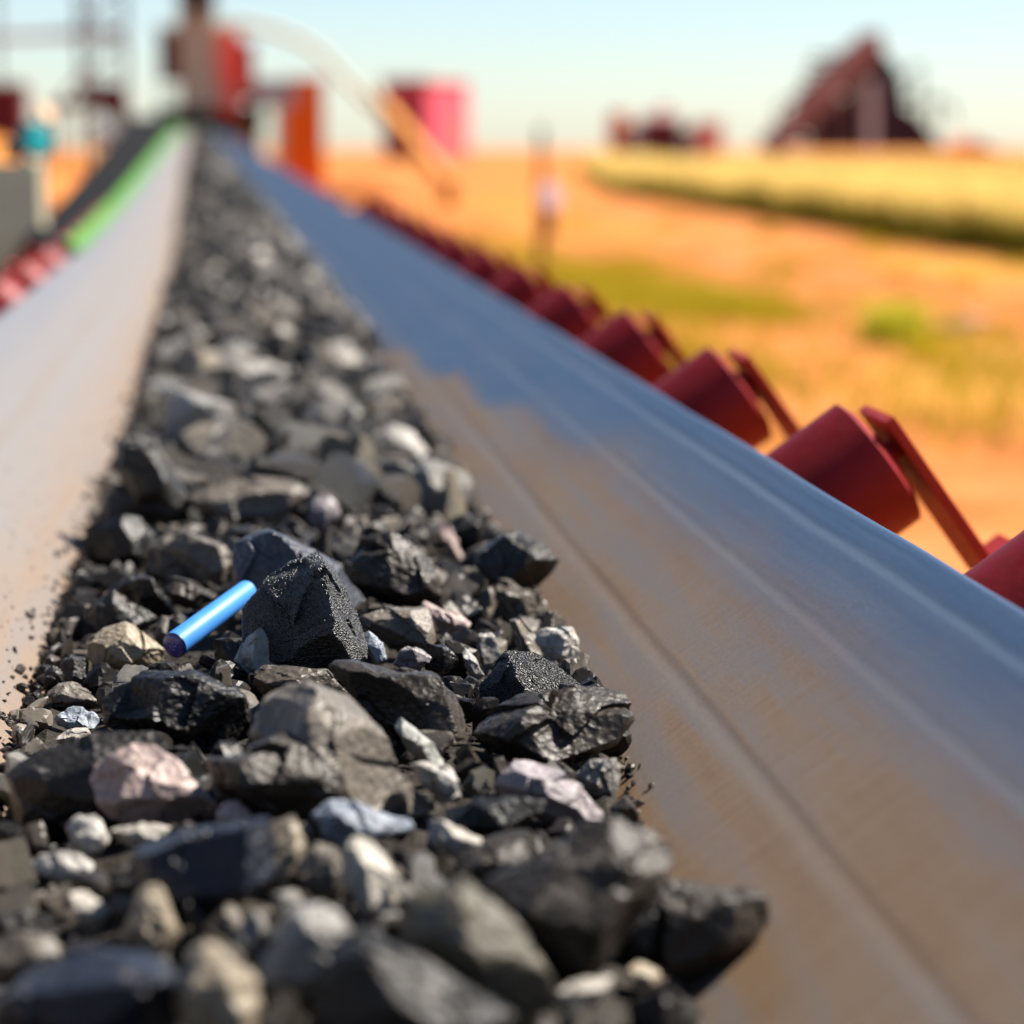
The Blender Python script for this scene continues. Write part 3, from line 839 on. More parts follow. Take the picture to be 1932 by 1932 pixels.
hero([(306,1028),(345,1006),(427,1028),(440,1062),(420,1108),(388,1078),(345,1050)], 'greybrown', 'arched grey-brown lump between the tall dark slab and the blue-black slab', [(400,1032,.4),(420,1075,.5)], .8, 5)
hero([(355,940),(395,915),(438,905),(500,903),(551,908),(583,926),(551,966),(465,973),(413,998)], 'greybrown', 'wide curved grey-brown lump between the tall dark slab and a round mauve one', None, .8, 5)
hero([(580,955),(595,938),(620,936),(646,961),(620,1004),(588,990)], 'mauve', 'round mauve lump behind the knobbly brown lump', None, .9, 5, False, .7)
hero([(790,955),(800,925),(815,914),(847,928),(866,957),(847,985),(806,985)], 'olive', 'olive-tan rounded lump above the pinkish sliver', None, .9, 5)
hero([(824,985),(838,985),(850,995),(890,1047),(880,1063),(850,1035)], 'pink', 'pinkish sliver leaning at the heap edge behind the black cube', None, .7, 5, False, .6)
hero([(840,990),(864,973),(913,970),(921,1006),(895,1034),(860,1020)], 'black', 'black rounded lump beside the pinkish sliver', None, .8, 5)
hero([(893,1067),(905,1040),(917,1024),(980,1001),(1016,1026),(1050,1057),(1030,1088),(993,1121),(965,1112)], 'dark', 'black cube-shaped lump sitting up on the belt at the heap edge', [(984,1004,.3),(1000,1055,.5),(968,1108,.4)], .85, HI, False, .5, .45)
hero([(921,1108),(940,1095),(965,1092),(1004,1126),(1010,1161),(996,1180),(948,1170)], 'brown', 'brown faceted lump right below the black cube-shaped lump', [(960,1100,.4),(970,1160,.5)], .8, 5)
hero([(690,832),(742,802),(780,818),(812,866),(812,888),(765,892),(715,870)], 'palegrey', 'broad pale grey sunlit slab high on the roller side of the heap', None, .8, 5, False, .6)
hero([(366,815),(420,806),(472,812),(480,870),(425,884),(372,876)], 'palegrey', 'pale grey block with a flat sunlit top behind the tall dark slab', None, .8, 5, False, .6)
hero([(445,690),(500,680),(545,690),(548,740),(500,755),(448,740)], 'palegrey', 'pale grey flat-topped block in the blurred stretch above the heap middle', None, .8, 4, False, .6)
hero([(630,760),(668,766),(720,820),(712,832),(680,822)], 'grey', 'leaning grey flake behind the broad pale grey slab', None, .8, 4)
# --- edge of the heap below the tube
hero([(85,1309),(105,1292),(132,1287),(160,1294),(192,1321),(180,1335),(95,1328)], 'greybrown', 'flat grey-brown flake at the heap edge beside the black glinting lump', None, .8, 5, False, .9, .2)
hero([(112,1256),(118,1246),(134,1237),(160,1242),(160,1276),(118,1293)], 'black', 'small granular dark cube at the heap edge below the lumpy tan rock', [(140,1244,.4),(138,1285,.5)], .9, 5, True, .6)
hero([(72,1275),(100,1258),(116,1262),(120,1290),(90,1300)], 'dark', 'small black wedge by the granular dark cube', None, .7, 5)
hero([(98,1345),(140,1335),(190,1340),(200,1365),(150,1378),(105,1370)], 'ice', 'small bluish glossy flake by the heap edge near the long black lump', None, .6, 5, False, 1.4, .2)
hero([(105,1385),(130,1374),(170,1375),(178,1400),(140,1412),(110,1402)], 'cream', 'small cream chip at the heap edge beneath the bluish flake', None, .7, 5, False, 1.2, .2)
hero([(193,1322),(215,1300),(245,1286),(345,1264),(420,1285),(452,1311),(500,1340),(465,1390),(379,1410),(286,1380),(205,1366)], 'black', 'large rough black lump with glinting pits in front of the blue tube', [(345,1285,.4),(330,1370,.6),(440,1330,.45),(250,1340,.5)], .7, HI, False, 1.5, .35)
hero([(389,1400),(440,1390),(517,1389),(608,1397),(655,1455),(664,1530),(600,1561),(540,1560),(413,1490)], 'umber', 'brown lump with pale facets beneath the long grey-brown slab', [(440,1405,.4),(470,1480,.6),(600,1470,.5)], .7, 5, False, 1.3, .3)
hero([(-20,1510),(41,1445),(110,1408),(172,1390),(303,1382),(345,1440),(345,1500),(200,1545),(60,1580),(-20,1570)], 'dark', 'long humped dark lump behind the pink rock', [(60,1480,.4),(160,1450,.45),(200,1520,.6)], .5, 5, False, .7, .3)
hero([(168,1474),(182,1445),(205,1428),(258,1407),(311,1411),(347,1459),(410,1528),(398,1553),(310,1552),(224,1545),(188,1520)], 'pink', 'large pale pink rock against the long humped dark lump', [(215,1455,.3),(235,1515,.45),(300,1420,.25),(380,1530,.3)], .5, 5, False, .7, .34)
hero([(406,1535),(425,1515),(450,1512),(470,1535),(465,1556),(415,1556)], 'pink', 'small pink piece beside the large pale pink rock', None, .8, 4)
hero([(124,1562),(148,1538),(193,1541),(206,1586),(175,1622),(142,1612)], 'palegrey', 'pale grey rounded lump under the humped dark lump', None, .8, 5)
hero([(58,1633),(80,1612),(105,1606),(150,1615),(200,1645),(200,1664),(103,1665)], 'palegrey', 'flat pale grey lump beside the blurred navy block', None, .8, 4)
hero([(206,1568),(230,1554),(262,1551),(320,1562),(300,1590),(262,1602)], 'cream', 'flat cream lump beneath the large pale pink rock', None, .8, 4)
hero([(253,1598),(275,1580),(330,1570),(466,1558),(512,1545),(508,1650),(460,1685),(330,1735),(262,1690)], 'navy', 'large navy-black block with a tan sunlit side below the pink rock', [(466,1562,.5),(460,1680,.6),(280,1600,.35),(300,1700,.5)], .7, 5, False, .5, .4)
hero([(510,1545),(545,1532),(580,1580),(560,1650),(520,1700),(490,1650)], 'tan', 'tan upright piece against the large navy-black block', None, .8, 4)
hero([(590,1548),(625,1514),(700,1519),(762,1534),(778,1562),(705,1592),(645,1602),(600,1584)], 'ice', 'pale icy blue glossy lump in the heap middle', [(640,1540,.4),(690,1575,.5)], .7, 5, False, 2.0)
hero([(796,1543),(838,1551),(907,1583),(930,1597),(859,1614),(805,1580)], 'cream', 'whitish flat lump beneath the smooth elongated black lump', None, .7, 4)
hero([(638,1592),(668,1584),(703,1587),(735,1640),(761,1697),(735,1730),(686,1726),(645,1660)], 'cream', 'upright creamy white lump below the icy blue lump', [(690,1600,.4),(700,1710,.5)], .8, 5, False, .9, .4)
hero([(560,1640),(600,1590),(640,1600),(655,1650),(640,1700),(590,1700)], 'greybrown', 'grey-brown lump beside the upright creamy white lump', None, .8, 4)
hero([(241,1733),(255,1690),(276,1670),(302,1669),(318,1712),(340,1765),(310,1805),(224,1785)], 'tan', 'tan peaked lump in front of the large navy-black block', None, .8, 4, False, .8)
hero([(-20,1722),(34,1716),(100,1730),(133,1741),(140,1770),(60,1800),(-20,1790)], 'dark', 'dark flat lump at the picture edge before the flat pale grey lump', None, .7, 4)
hero([(128,1690),(160,1680),(208,1720),(180,1762),(150,1745)], 'cream', 'cream wedge beside the dark flat lump', None, .8, 4)
hero([(-40,1800),(20,1760),(90,1770),(130,1810),(60,1860),(-40,1860)], 'greybrown', 'grey-brown blurred lump above the large blue-grey slab', None, .7, 4)
hero([(482,1838),(520,1770),(567,1703),(622,1710),(658,1760),(634,1790),(613,1838),(550,1896),(489,1874)], 'grey', 'large pale grey-white blurred lump with a navy side', [(560,1716,.35),(515,1850,.5),(600,1800,.5)], .7, 5, False, .6, .35)
hero([(-30,1880),(60,1830),(125,1803),(175,1792),(312,1810),(345,1852),(335,1960),(160,2000),(-30,1990)], 'navy', 'large blurred blue-grey topped slab in the lower corner', [(20,1880,.5),(300,1850,.6),(160,1960,.6)], .7, 5, False, .5, .35)
hero([(330,1820),(390,1770),(440,1790),(480,1850),(490,1950),(380,1990),(340,1920)], 'tan', 'tan blurred lump beside the large blue-grey topped slab', None, .8, 4)
hero([(560,1960),(575,1880),(610,1825),(690,1770),(775,1800),(890,1885),(1000,1935),(1050,2010),(560,2020)], 'dark', 'huge dark brown blurred lump at the bottom picture edge', [(700,1800,.3),(760,1960,.5),(900,1930,.5)], .6, 5, False, .5, .25)
hero([(762,1790),(766,1730),(775,1697),(818,1676),(873,1652),(905,1697),(960,1731),(1010,1817),(1062,1872),(1044,1940),(958,1912),(880,1885),(790,1835)], 'olive', 'huge olive-grey blurred lump leaning on the dark brown one', [(870,1690,.4),(900,1800,.6),(820,1760,.5)], .55, 5, False, .7, .4)
hero([(1043,1590),(1093,1556),(1183,1554),(1240,1560),(1268,1580),(1262,1628),(1190,1690),(1150,1765),(1107,1850),(1072,1862),(996,1800),(930,1725),(900,1680),(960,1630)], 'umber', 'huge dark lump with a pale spine at the heap edge above the pointed one', [(1200,1640,.35),(1130,1770,.5),(1060,1620,.4),(1000,1720,.55)], .55, 5, False, 1.0, .4)
hero([(890,1600),(960,1590),(1040,1600),(1020,1650),(930,1690),(870,1680),(850,1630)], 'umber', 'dark studded lump between the black elongated lump and the huge olive-grey one', None, .8, 5, False, 1.3)
hero([(1228,1700),(1240,1662),(1286,1668),(1417,1677),(1466,1691),(1468,1717),(1444,1762),(1417,1790),(1313,1817),(1268,1838),(1240,1800)], 'umber', 'long pointed dark lump jutting out over the belt from the heap', [(1262,1690,.45),(1262,1820,.5),(1390,1700,.35),(1370,1790,.5)], .65, 5, False, .9, .45)
hero([(1150,1720),(1200,1680),(1245,1670),(1250,1790),(1235,1840),(1170,1820)], 'black', 'black block wedged behind the long pointed dark lump', None, .8, 4)
hero([(1042,1862),(1090,1850),(1157,1843),(1125,1895),(1080,1912),(1050,1900)], 'cream', 'white blurred lump beneath the huge dark lump with a pale spine', None, .7, 4, False, .6)
hero([(1180,1822),(1210,1815),(1260,1845),(1236,1872),(1195,1862)], 'tan', 'tan blurred chip under the black block', None, .7, 4)
hero([(1185,1900),(1205,1878),(1270,1852),(1308,1900),(1305,1960),(1195,1970)], 'dark', 'dark blurred block at the bottom of the heap edge', [(1265,1862,.4),(1240,1950,.5)], .8, 4, False, .5)
NH = len(heroes)

# ------------------------------------------------------------------ blue tube lying on the lumps
def blue_tube():
    e0 = at(330, 1217, heroes[24][4] - 0.10)            # capped end, towards us
    e0d = (e0 - CAM).dot(FWD)
    dd = ray(468, 1113)
    e1 = CAM + dd * (e0d + 0.115)
    rad = 25.5 * e0d / 4800
    ax = (e1 - e0).normalized(); Ln = (e1 - e0).length
    m, n, l, p = mat('blue_sleeve')
    tc = N(n, 'ShaderNodeTexCoord'); nz = N(n, 'ShaderNodeTexNoise', Scale=40.0, Detail=5.0); l.new(tc.outputs['Object'], nz.inputs[0])
    r = ramp(n, [(0.3, (0.032, 0.165, 0.47)), (0.7, (0.045, 0.20, 0.54))]); l.new(nz.outputs[0], r.inputs[0]); l.new(r.outputs[0], p.inputs['Base Color'])
    p.inputs['Roughness'].default_value = 0.48; p.inputs['Specular IOR Level'].default_value = 0.3
    m2, n, l, p = mat('violet_cap')
    tc = N(n, 'ShaderNodeTexCoord'); nz = N(n, 'ShaderNodeTexNoise', Scale=300.0, Detail=5.0); l.new(tc.outputs['Object'], nz.inputs[0])
    r = ramp(n, [(0.3, (0.03, 0.02, 0.12)), (0.7, (0.09, 0.07, 0.24))]); l.new(nz.outputs[0], r.inputs[0]); l.new(r.outputs[0], p.inputs['Base Color'])
    p.inputs['Roughness'].default_value = 0.22; p.inputs['Coat Weight'].default_value = 0.6
    m3, n, l, p = mat('dark_cap_ring'); p.inputs['Base Color'].default_value = (0.01, 0.02, 0.035, 1); p.inputs['Roughness'].default_value = 0.3
    m4, n, l, p = mat('cap_marks'); p.inputs['Base Color'].default_value = (0.35, 0.33, 0.55, 1); p.inputs['Roughness'].default_value = 0.4
    t = thing('blue_tube', e0, 'bright blue cylindrical tube with a violet capped end lying on the ore lumps', 'tube')
    bl = MB().lathe((0, 0, 0), ax, [(0.0, rad * .97), (0.0012, rad), (Ln - 0.004, rad * .84), (Ln - 0.001, rad * .81), (Ln, rad * .72)], 56).build('sleeve', m, t, True)
    MB().lathe(-ax * 0.0016, ax, [(0, rad * 0.93), (0.0006, rad * 1.0), (0.0014, rad * 1.01)], 56).build('cap_ring', m3, t, True)
    cap = MB().lathe(-ax * 0.0046, ax, [(0, rad * .35), (0.0005, rad * .62), (0.0014, rad * .82), (0.0028, rad * .92)], 56).build('cap', m2, t, True)
    # small raised marks on the cap
    u = ax.cross(Vector((0, 0, 1))).normalized(); w = u.cross(ax).normalized()
    mk = MB()
    rot = Matrix((u, w, ax)).transposed()
    for (a, b_, sx_, sy_) in ((-.2, .1, .16, .035), (-.2, -.02, .035, .2), (.02, .12, .035, .2), (.1, .03, .13, .03), (.28, .1, .03, .2), (-.28, -.34, .12, .025), (-.28, -.42, .16, .025), (.05, -.2, .2, .03), (.1, .3, .15, .03)):
        mk.box(-ax * (0.0046 - 0.0008 * ((a * a + b_ * b_) ** .5 > .36)) + u * a * rad + w * b_ * rad, (sx_ * rad, sy_ * rad, 0.0005), rot)
    mk.build('cap_marking', m4, cap)
    return e0, ax, Ln, rad
TUBE = blue_tube()

# ------------------------------------------------------------------ filler lumps between and beyond
def proto_rock(seed, level):
    r_ = np.random.default_rng(seed)
    k = r_.integers(4, 9)
    nf = r_.normal(size=(k, 3)); nf /= np.linalg.norm(nf, axis=1)[:, None]
    nf = np.concatenate([nf, np.eye(3), -np.eye(3)])
    kind = seed % 5                       # blocky, wedge, flat, shard, chunky
    ext = {0: (1.05, .85, .75), 1: (1.2, .8, .6), 2: (1.3, 1.0, .32), 3: (1.75, .6, .34), 4: (1.05, .95, .8)}[kind]
    Ds = r_.uniform(.5, .95, len(nf)) * 1.1
    # plane distances scale with the extents along each normal
    Ds = Ds * np.linalg.norm(nf * np.array(ext), axis=1)
    return rock(nf, Ds, np.array(ext), level, seed + 7, 0.8, 300, 8, cuts=1, scoops=4)
KN = ['blocky', 'wedge-shaped', 'flat', 'splintery', 'chunky']
protos = []
for k in range(45):
    V, Fc = proto_rock(k, 4)
    me = np_mesh('ore_lump', V, Fc, [M_rock], True); me.set_sharp_from_angle(angle=R(24))
    protos.append(me)

def free_of_heroes(u, v, rp, Yq):
    for t_ in (0, .25, .5, .75, 1):
        if Yq < TUBE[0].y + .2 and abs(u - 330 - 138 * t_) < 30 + rp and abs(v - 1217 + 104 * t_) < 26 + rp: return False
    for (hu, hv, hw, hh, hy, _, _) in heroes:
        if Yq < hy + 0.05 and abs(u - hu) < hw * 0.80 + rp * .8 and abs(v - hv) < hh * 0.80 + rp * .8: return False
    return True
def to_px(P_):
    d = P_ - CAM; z = d.dot(FWD)
    return 966 + d.dot(RGT) / z * 4800, 966 - d.dot(UPV) / z * 4800, 4800 / z
tube_pts = [TUBE[0] + TUBE[1] * (TUBE[2] * t) for t in (0, .25, .5, .75, 1)]

cand = []
r_ = np.random.default_rng(21)
y = 1.15
placed = []
tries = 0
HERO_MAX = 3.55
while tries < 60000 and len(placed) < 2600:
    tries += 1
    yq = 1.1 * (6.4 / 1.1) ** r_.random() if tries > 5000 else r_.uniform(3.3, 6.4)
    xq = r_.uniform(XL + 0.005, float(xr(yq)) - 0.01)
    inz = yq < HERO_MAX
    size = (r_.uniform(.013, .042) if inz else r_.uniform(.022, .055) if tries > 5000 else r_.uniform(.045, .072))
    edge = min(xq - XL, float(xr(yq)) - xq)
    if edge < size: size = max(edge * 1.1, 0.008)
    ok = True
    for (a, b_, s_) in placed[-2600:]:
        if abs(b_ - yq) < s_ + size and (a - xq) ** 2 + (b_ - yq) ** 2 < ((s_ + size) * 0.66) ** 2: ok = False; break
    if not ok: continue
    bx, bz = bend(yq)
    P_ = Vector((xq - float(bx), yq, surf_z(xq - float(bx), yq) + size * (0.0 if inz else 0.15)))
    u, v, k = to_px(P_)
    if u < -60 or u > 2000 or v > 2000: continue
    if inz and not free_of_heroes(u, v, size * k, yq): continue
    if min((P_ - q).length for q in tube_pts) < 0.02 + size: continue
    placed.append((xq, yq, size))
    cand.append((size * k, P_, size, u, v))
cand.sort(key=lambda c: -c[0])
NIND = 296 - NH
singles, rest = cand[:NIND], cand[NIND:]
singles.sort(key=lambda c: c[1].y)
used = {}
def nearest_hero(P_):
    best = None
    for (_, _, hw, _, hy, c, lab) in heroes:
        d = ((P_.x - c.x) ** 2 + (P_.y - c.y) ** 2) ** .5
        if best is None or d < best[0]: best = (d, c, lab)
    return best
COLS = ['dark', 'black', 'brown', 'greybrown', 'umber', 'olive', 'grey', 'dark', 'black', 'umber', 'brown', 'greybrown', 'dark', 'palegrey', 'umber', 'grey', 'palegrey', 'tan']
CW = {'dark': 'dark grey', 'black': 'black', 'brown': 'brown', 'greybrown': 'grey-brown', 'umber': 'dark brown', 'olive': 'olive', 'grey': 'grey', 'palegrey': 'pale grey', 'tan': 'tan', 'mauve': 'mauve'}
LATS = ['at the far-side foot of the heap', 'on the far slope of the heap', 'along the heap crest', 'on the roller-side slope', 'at the roller-side foot of the heap']
for rp, P_, size, u, v in singles:
    kind = int(r_.integers(0, 45)); kk = kind % 5
    cn = COLS[int(r_.integers(0, len(COLS)))]
    o = link('ore_lump', protos[kind], None, P_)
    sc = size * r_.uniform(.9, 1.15)
    o.scale = (sc * r_.uniform(.9, 1.1), sc * r_.uniform(.85, 1.1), sc * r_.uniform(.85, 1.1))
    o.rotation_euler = (r_.uniform(0, 6.28), r_.uniform(0, 6.28), r_.uniform(0, 6.28))
    o.color = jcol(PAL[cn], r_, 0.2)
    bx, _ = bend(P_.y)
    q = (P_.x + float(bx) - XL) / (XR - XL)
    lat = LATS[min(4, max(0, int(q * 5)))]
    sz = 'small' if size < .03 else 'large' if size > .052 else 'mid-sized'
    for _try in range(40):
      if _try: cn = COLS[int(r_.integers(0, len(COLS)))]; kind = int(r_.integers(0, 45)); kk = kind % 5
      if P_.y > HERO_MAX:
        i = int(round((P_.y - IDL0) / IDLS)) - 1
        where = 'level with the %s roller past the big one' % ORD[max(0, i - 1)]
        base = '%s %s %s lump %s, %s' % (sz, CW[cn], KN[kk], lat, where)
      else:
        d, c, lab = nearest_hero(P_)
        if P_.y > c.y + .02: rel = 'behind'
        elif P_.y < c.y - .02: rel = 'in front of'
        else: rel = 'beside'
        lw = lab.split(' ')
        short = []
        for wd in lw:
            short.append(wd)
            if wd in ('lump', 'slab', 'rock', 'chip', 'mound', 'fragment', 'flake', 'shard', 'wedge', 'block', 'cube', 'sliver', 'piece'): break
        base = 'small %s %s chip %s the %s' % (CW[cn], KN[kk], rel, ' '.join(short))
      base = ' '.join(base.split()[:16])
      if base not in used: break
    used[base] = 1
    o.data = protos[kind]; o.color = jcol(PAL[cn], r_, 0.2)
    tag(o, base, 'ore lump', 'ore lumps on the belt')

# the rest and everything farther: one object of low lumps
def scatter(list_, level, name, material, label):
    base = [proto_rock(200 + k, level) for k in range(20)]
    Vs, Fs, off = [], [], 0
    rr_ = np.random.default_rng(5)
    for (P_, size) in list_:
        V, Fc = base[int(rr_.integers(0, 20))]
        q = rr_.normal(size=4); q /= np.linalg.norm(q); w, x, y_, z = q
        Rm = np.array([[1 - 2 * (y_ * y_ + z * z), 2 * (x * y_ - z * w), 2 * (x * z + y_ * w)], [2 * (x * y_ + z * w), 1 - 2 * (x * x + z * z), 2 * (y_ * z - x * w)], [2 * (x * z - y_ * w), 2 * (y_ * z + x * w), 1 - 2 * (x * x + y_ * y_)]])
        Vs.append((V * size) @ Rm.T + np.array(P_)); Fs.append(Fc + off); off += len(V)
    me = np_mesh(name, np.concatenate(Vs), np.concatenate(Fs), [material], False)
    return tag(link(name, me), label, 'ore lumps', kind='stuff')
lst = [(tuple(c[1]), c[2] * 1.05) for c in rest]
for _ in range(7000):
    yq = 6.3 * (76 / 6.3) ** r_.random()
    xq = r_.uniform(XL, XR - 0.01)
    size = r_.uniform(.03, .068) * (1 + yq / 60)
    edge = min(xq - XL, XR - xq); size = min(size, max(edge * 1.2, .02))
    bx, _ = bend(yq)
    xw = xq - float(bx)
    lst.append(((xw, yq, surf_z(xw, yq) + r_.uniform(-.01, .02)), size))
scatter(lst, 3, 'small_ore', M_far, 'mass of smaller dark ore lumps filling the gaps and running off along the belt')

# fines and splinters strewn along both feet of the heap and between the lumps
lst = []
for _ in range(4200):
    yq = 1.2 * (7.5 / 1.2) ** r_.random()
    side = r_.random()
    if side < .34: xq = XL - abs(r_.normal()) * 0.007 + .006
    elif side < .50: xq = float(xr(yq)) - abs(r_.normal()) * 0.012 + .002
    elif side < .665: xq = XL - abs(r_.normal()) * .05
    elif side < .67: xq = float(xr(yq)) + abs(r_.normal()) * .008
    else: xq = r_.uniform(XL, float(xr(yq)))
    sz = r_.uniform(.0015, .0045) if r_.random() < .8 or (xq < XL - .03 or xq > XR + .03) else r_.uniform(.004, .009)
    if xq < XL - .03 or xq > XR + .03: sz *= .45
    bx, bz = bend(yq); xw = xq - float(bx)
    inside = XL + .035 < xq < float(xr(yq)) - .035
    z = surf_z(xw, yq) - .012 if inside else FLOOR + float(bz) + float(wing_z(xq - XC)) + sz * .4
    lst.append(((xw, yq, z), sz))
# a trail of grit where it has rolled up the belt beside the lumps
for _ in range(420):
    t = r_.random(); xq = XL - .005 - .07 * t + r_.normal() * .003; yq = 2.42 + .03 * t + r_.normal() * .007
    lst.append(((xq, yq, FLOOR + float(wing_z(xq - XC)) + .001), r_.uniform(.0008, .0026)))
scatter(lst, 2, 'ore_gravel', M_far, 'black ore grit and splinters strewn along the foot of the heap')['category'] = 'ore grit'

# ------------------------------------------------------------------ grass
def blades(name, pos, hgt, wid, material, label, nseg=2, lean=.5):
    n_ = len(pos); rr_ = np.random.default_rng(len(name) + n_)
    ang = rr_.uniform(0, 2 * PI, n_); la = rr_.uniform(0, 2 * PI, n_); ll = rr_.uniform(.1, lean, n_) * hgt
    sx_, sy_ = np.cos(ang) * wid / 2, np.sin(ang) * wid / 2
    lx, ly = np.cos(la) * ll, np.sin(la) * ll
    pos = np.asarray(pos)
    def row(t, w): 
        c = pos + np.stack([lx * t * t, ly * t * t, hgt * t], 1)
        s = np.stack([sx_ * w, sy_ * w, 0 * sx_], 1); return c - s, c + s
    a0, a1 = row(0, 1); b0, b1 = row(.55, .8); c0, c1 = row(1, .15)
    V = np.stack([a0, a1, b0, b1, c0, c1], 1).reshape(-1, 3)
    i = np.arange(n_) * 6
    Fq = np.concatenate([np.stack([i, i + 1, i + 3, i + 2], 1), np.stack([i + 2, i + 3, i + 5, i + 4], 1)])
    me = np_mesh(name, V, Fq, [material], True)
    tt = np.tile(np.array([0, 0, .55, .55, 1, 1]), n_)
    uvl = me.uv_layers.new(name='UVMap'); li = Fq.ravel()
    uvl.data.foreach_set('uv', np.stack([np.zeros(len(li)), tt[li]], 1).astype(np.float32).ravel())
    return tag(link(name, me), label, 'grass', kind='stuff')
def grass_edge(y):      # near edge of the tall grass
    return np.interp(y, [36, 44, 106, 200, 400], [13.6, 13.4, 15.7, 27, 62])
NB = 110000
yq = 34 * (300 / 34) ** r_.random(NB)
dep = np.where(r_.random(NB) < .5, r_.random(NB) * 4, r_.random(NB) * 60) * (yq / 60)
xq = grass_edge(yq) + dep + 1.3 * fbm(np.stack([yq * .12, yq * 0, yq * 0], 1), 3)
pos = np.stack([xq, yq, gz(yq) - .02], 1)
hg = r_.uniform(.75, 1.25, NB) * (1.0 + .25 * fbm(pos * .15, 2)) * np.where(dep < 5, 1.15, .85)
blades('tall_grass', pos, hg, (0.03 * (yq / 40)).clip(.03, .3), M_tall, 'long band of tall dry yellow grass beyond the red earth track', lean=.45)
# field behind, as a low dense mat
NB = 30000
pos = []
def patch(n_, x, y, sx_, sy_):
    for _ in range(n_): pos.append((x + r_.normal() * sx_, y + r_.normal() * sy_))
patch(4500, 4.9, 34, .7, 3.2); patch(2600, 5.6, 30, .45, 1.6); patch(1500, 3.6, 38, .8, 4); patch(300, 8.0, 30, .8, 2)
patch(1800, 4.4, 43, 1.2, 5); patch(350, 7.0, 24.5, .7, 1.5); patch(900, 3.9, 22, .5, 2); patch(350, 6.2, 19.5, .7, 1.2); patch(900, 3.3, 52, 1.2, 5); patch(250, 5.0, 17, .6, 1)
patch(700, 2.9, 30, .5, 4)
for _ in range(75):
    yy_ = 14 * (90 / 14) ** r_.random(); patch(int(r_.integers(25, 130)), r_.uniform(1.6, 13), yy_, r_.uniform(.06, .35), r_.uniform(.1, 1.0))
pos = np.array(pos); yq = pos[:, 1]
pos = np.concatenate([pos, (gz(yq) + .0)[:, None]], 1)
hg = r_.uniform(.05, .24, len(pos))
blades('low_grass', pos, hg, np.full(len(pos), .022), M_low, 'low patches of yellow-green grass on the red earth beside the conveyor', lean=1.0)

def tuft(x, y, n_, spread, h_, label, material=M_lime):
    rr_ = np.random.default_rng(int(x * 100))
    p_ = np.stack([x + rr_.normal(size=n_) * spread, y + rr_.normal(size=n_) * spread, np.full(n_, float(gz(y)))], 1)
    o = blades('grass_tuft', p_, rr_.uniform(.4, 1, n_) * h_, np.full(n_, .016), material, label, lean=.8)
    o['kind'] = 'thing'; return o
tuft(6.42, 24.6, 420, .16, .5, 'lone lime green tuft standing on the red earth before a dark stone')
def stone(x, y, s, col, label, seed):
    V, Fc = proto_rock(seed, 4)
    me = np_mesh('field_stone', V * np.array([1.2, 1, .7]), Fc, [M_rock], True)
    o = link('field_stone', me, None, (x, y, float(gz(y)) + s * .3)); o.scale = (s, s, s); o.color = (*col, 1)
    tag(o, label, 'stone')
stone(7.35, 25.8, .19, (.06, .03, .018), 'dark brown stone on the red earth beside the lime green tuft', 41)
stone(7.95, 27.0, .16, (.7, .5, .34), 'pale stone on the red earth beyond the dark brown stone', 42)

# ------------------------------------------------------------------ post with sign
def ground_at(u, Y):
    q = at(u, 600, Y); return Vector((q.x, Y, float(gz(Y))))
Yp = 38.5
b0 = ground_at(1020, Yp)
t = thing('marker_post', b0, 'thin dark post with a round pink sign and red box standing beside the conveyor', 'post')
MB().box((0, 0, 1.08), (.11, .11, 2.3), None, .8).build('pole', M_post, t)
sg = MB().lathe((.13, -.09, 1.18), (0.8, -1, 0.2), [(0, .22), (.02, .22)], 28).build('sign', M_signw, t)
MB().lathe((.145, -.11, 1.185), (0.8, -1, 0.2), [(0, .12), (.008, .12)], 24).build('sign_centre', M_pale, sg)
MB().box((.1, -.12, .78), (.17, .12, .4)).build('red_box', M_red2, t)

# ------------------------------------------------------------------ far things on the roller side
def px2m(Y): return Y / 4800
# orange pillar
Yq = 84
b0 = ground_at(576, Yq); s = px2m(Yq)
t = thing('orange_pillar', b0, 'tall square orange pillar standing beside the far end of the belt', 'pillar')
h = (at(576, 152, Yq).z - b0.z)
MB().box((0, 0, h / 2), (76 * s, 1.0, h)).build('shaft', M_orange, t)
MB().box((0, 0, h + .04), (80 * s, 1.2, .08)).build('cap', M_orange, t)
MB().box((.1, -.2, .35), (90 * s, 1.6, .7)).build('foot_block', M_coral, t)
MB().box((-46 * s, .1, h * .42), (12 * s, .5, h * .84)).build('side_column', M_greycol, t)
# red shed
Yq = 420
b0 = ground_at(806, Yq); s = px2m(Yq)
t = thing('red_shed', b0, 'square red shed with a dark shaded side and a pinkish sunlit side', 'shed', None, R(60))
wd = 110 * s; h = (at(812, 156, Yq).z - b0.z)
lx, ly = 175 * s, 92 * s
MB().box((0, 0, h / 2), (lx, ly, h)).build('wall', M_barn, t)
MB().box((0, 0, h + .3), (lx * 1.06, ly * 1.12, .6)).build('roof', M_greycol, t)
for k in range(7):
    MB().box((-lx * .5 - .05, -ly * .45 + ly * .9 * k / 6, h / 2), (.1, .18, h * .98)).build('wall_rib', M_maroon, t)
MB().box((lx * .15, -ly * .5 - .06, h * .3), (lx * .3, .1, h * .6)).build('door', M_coral, t)
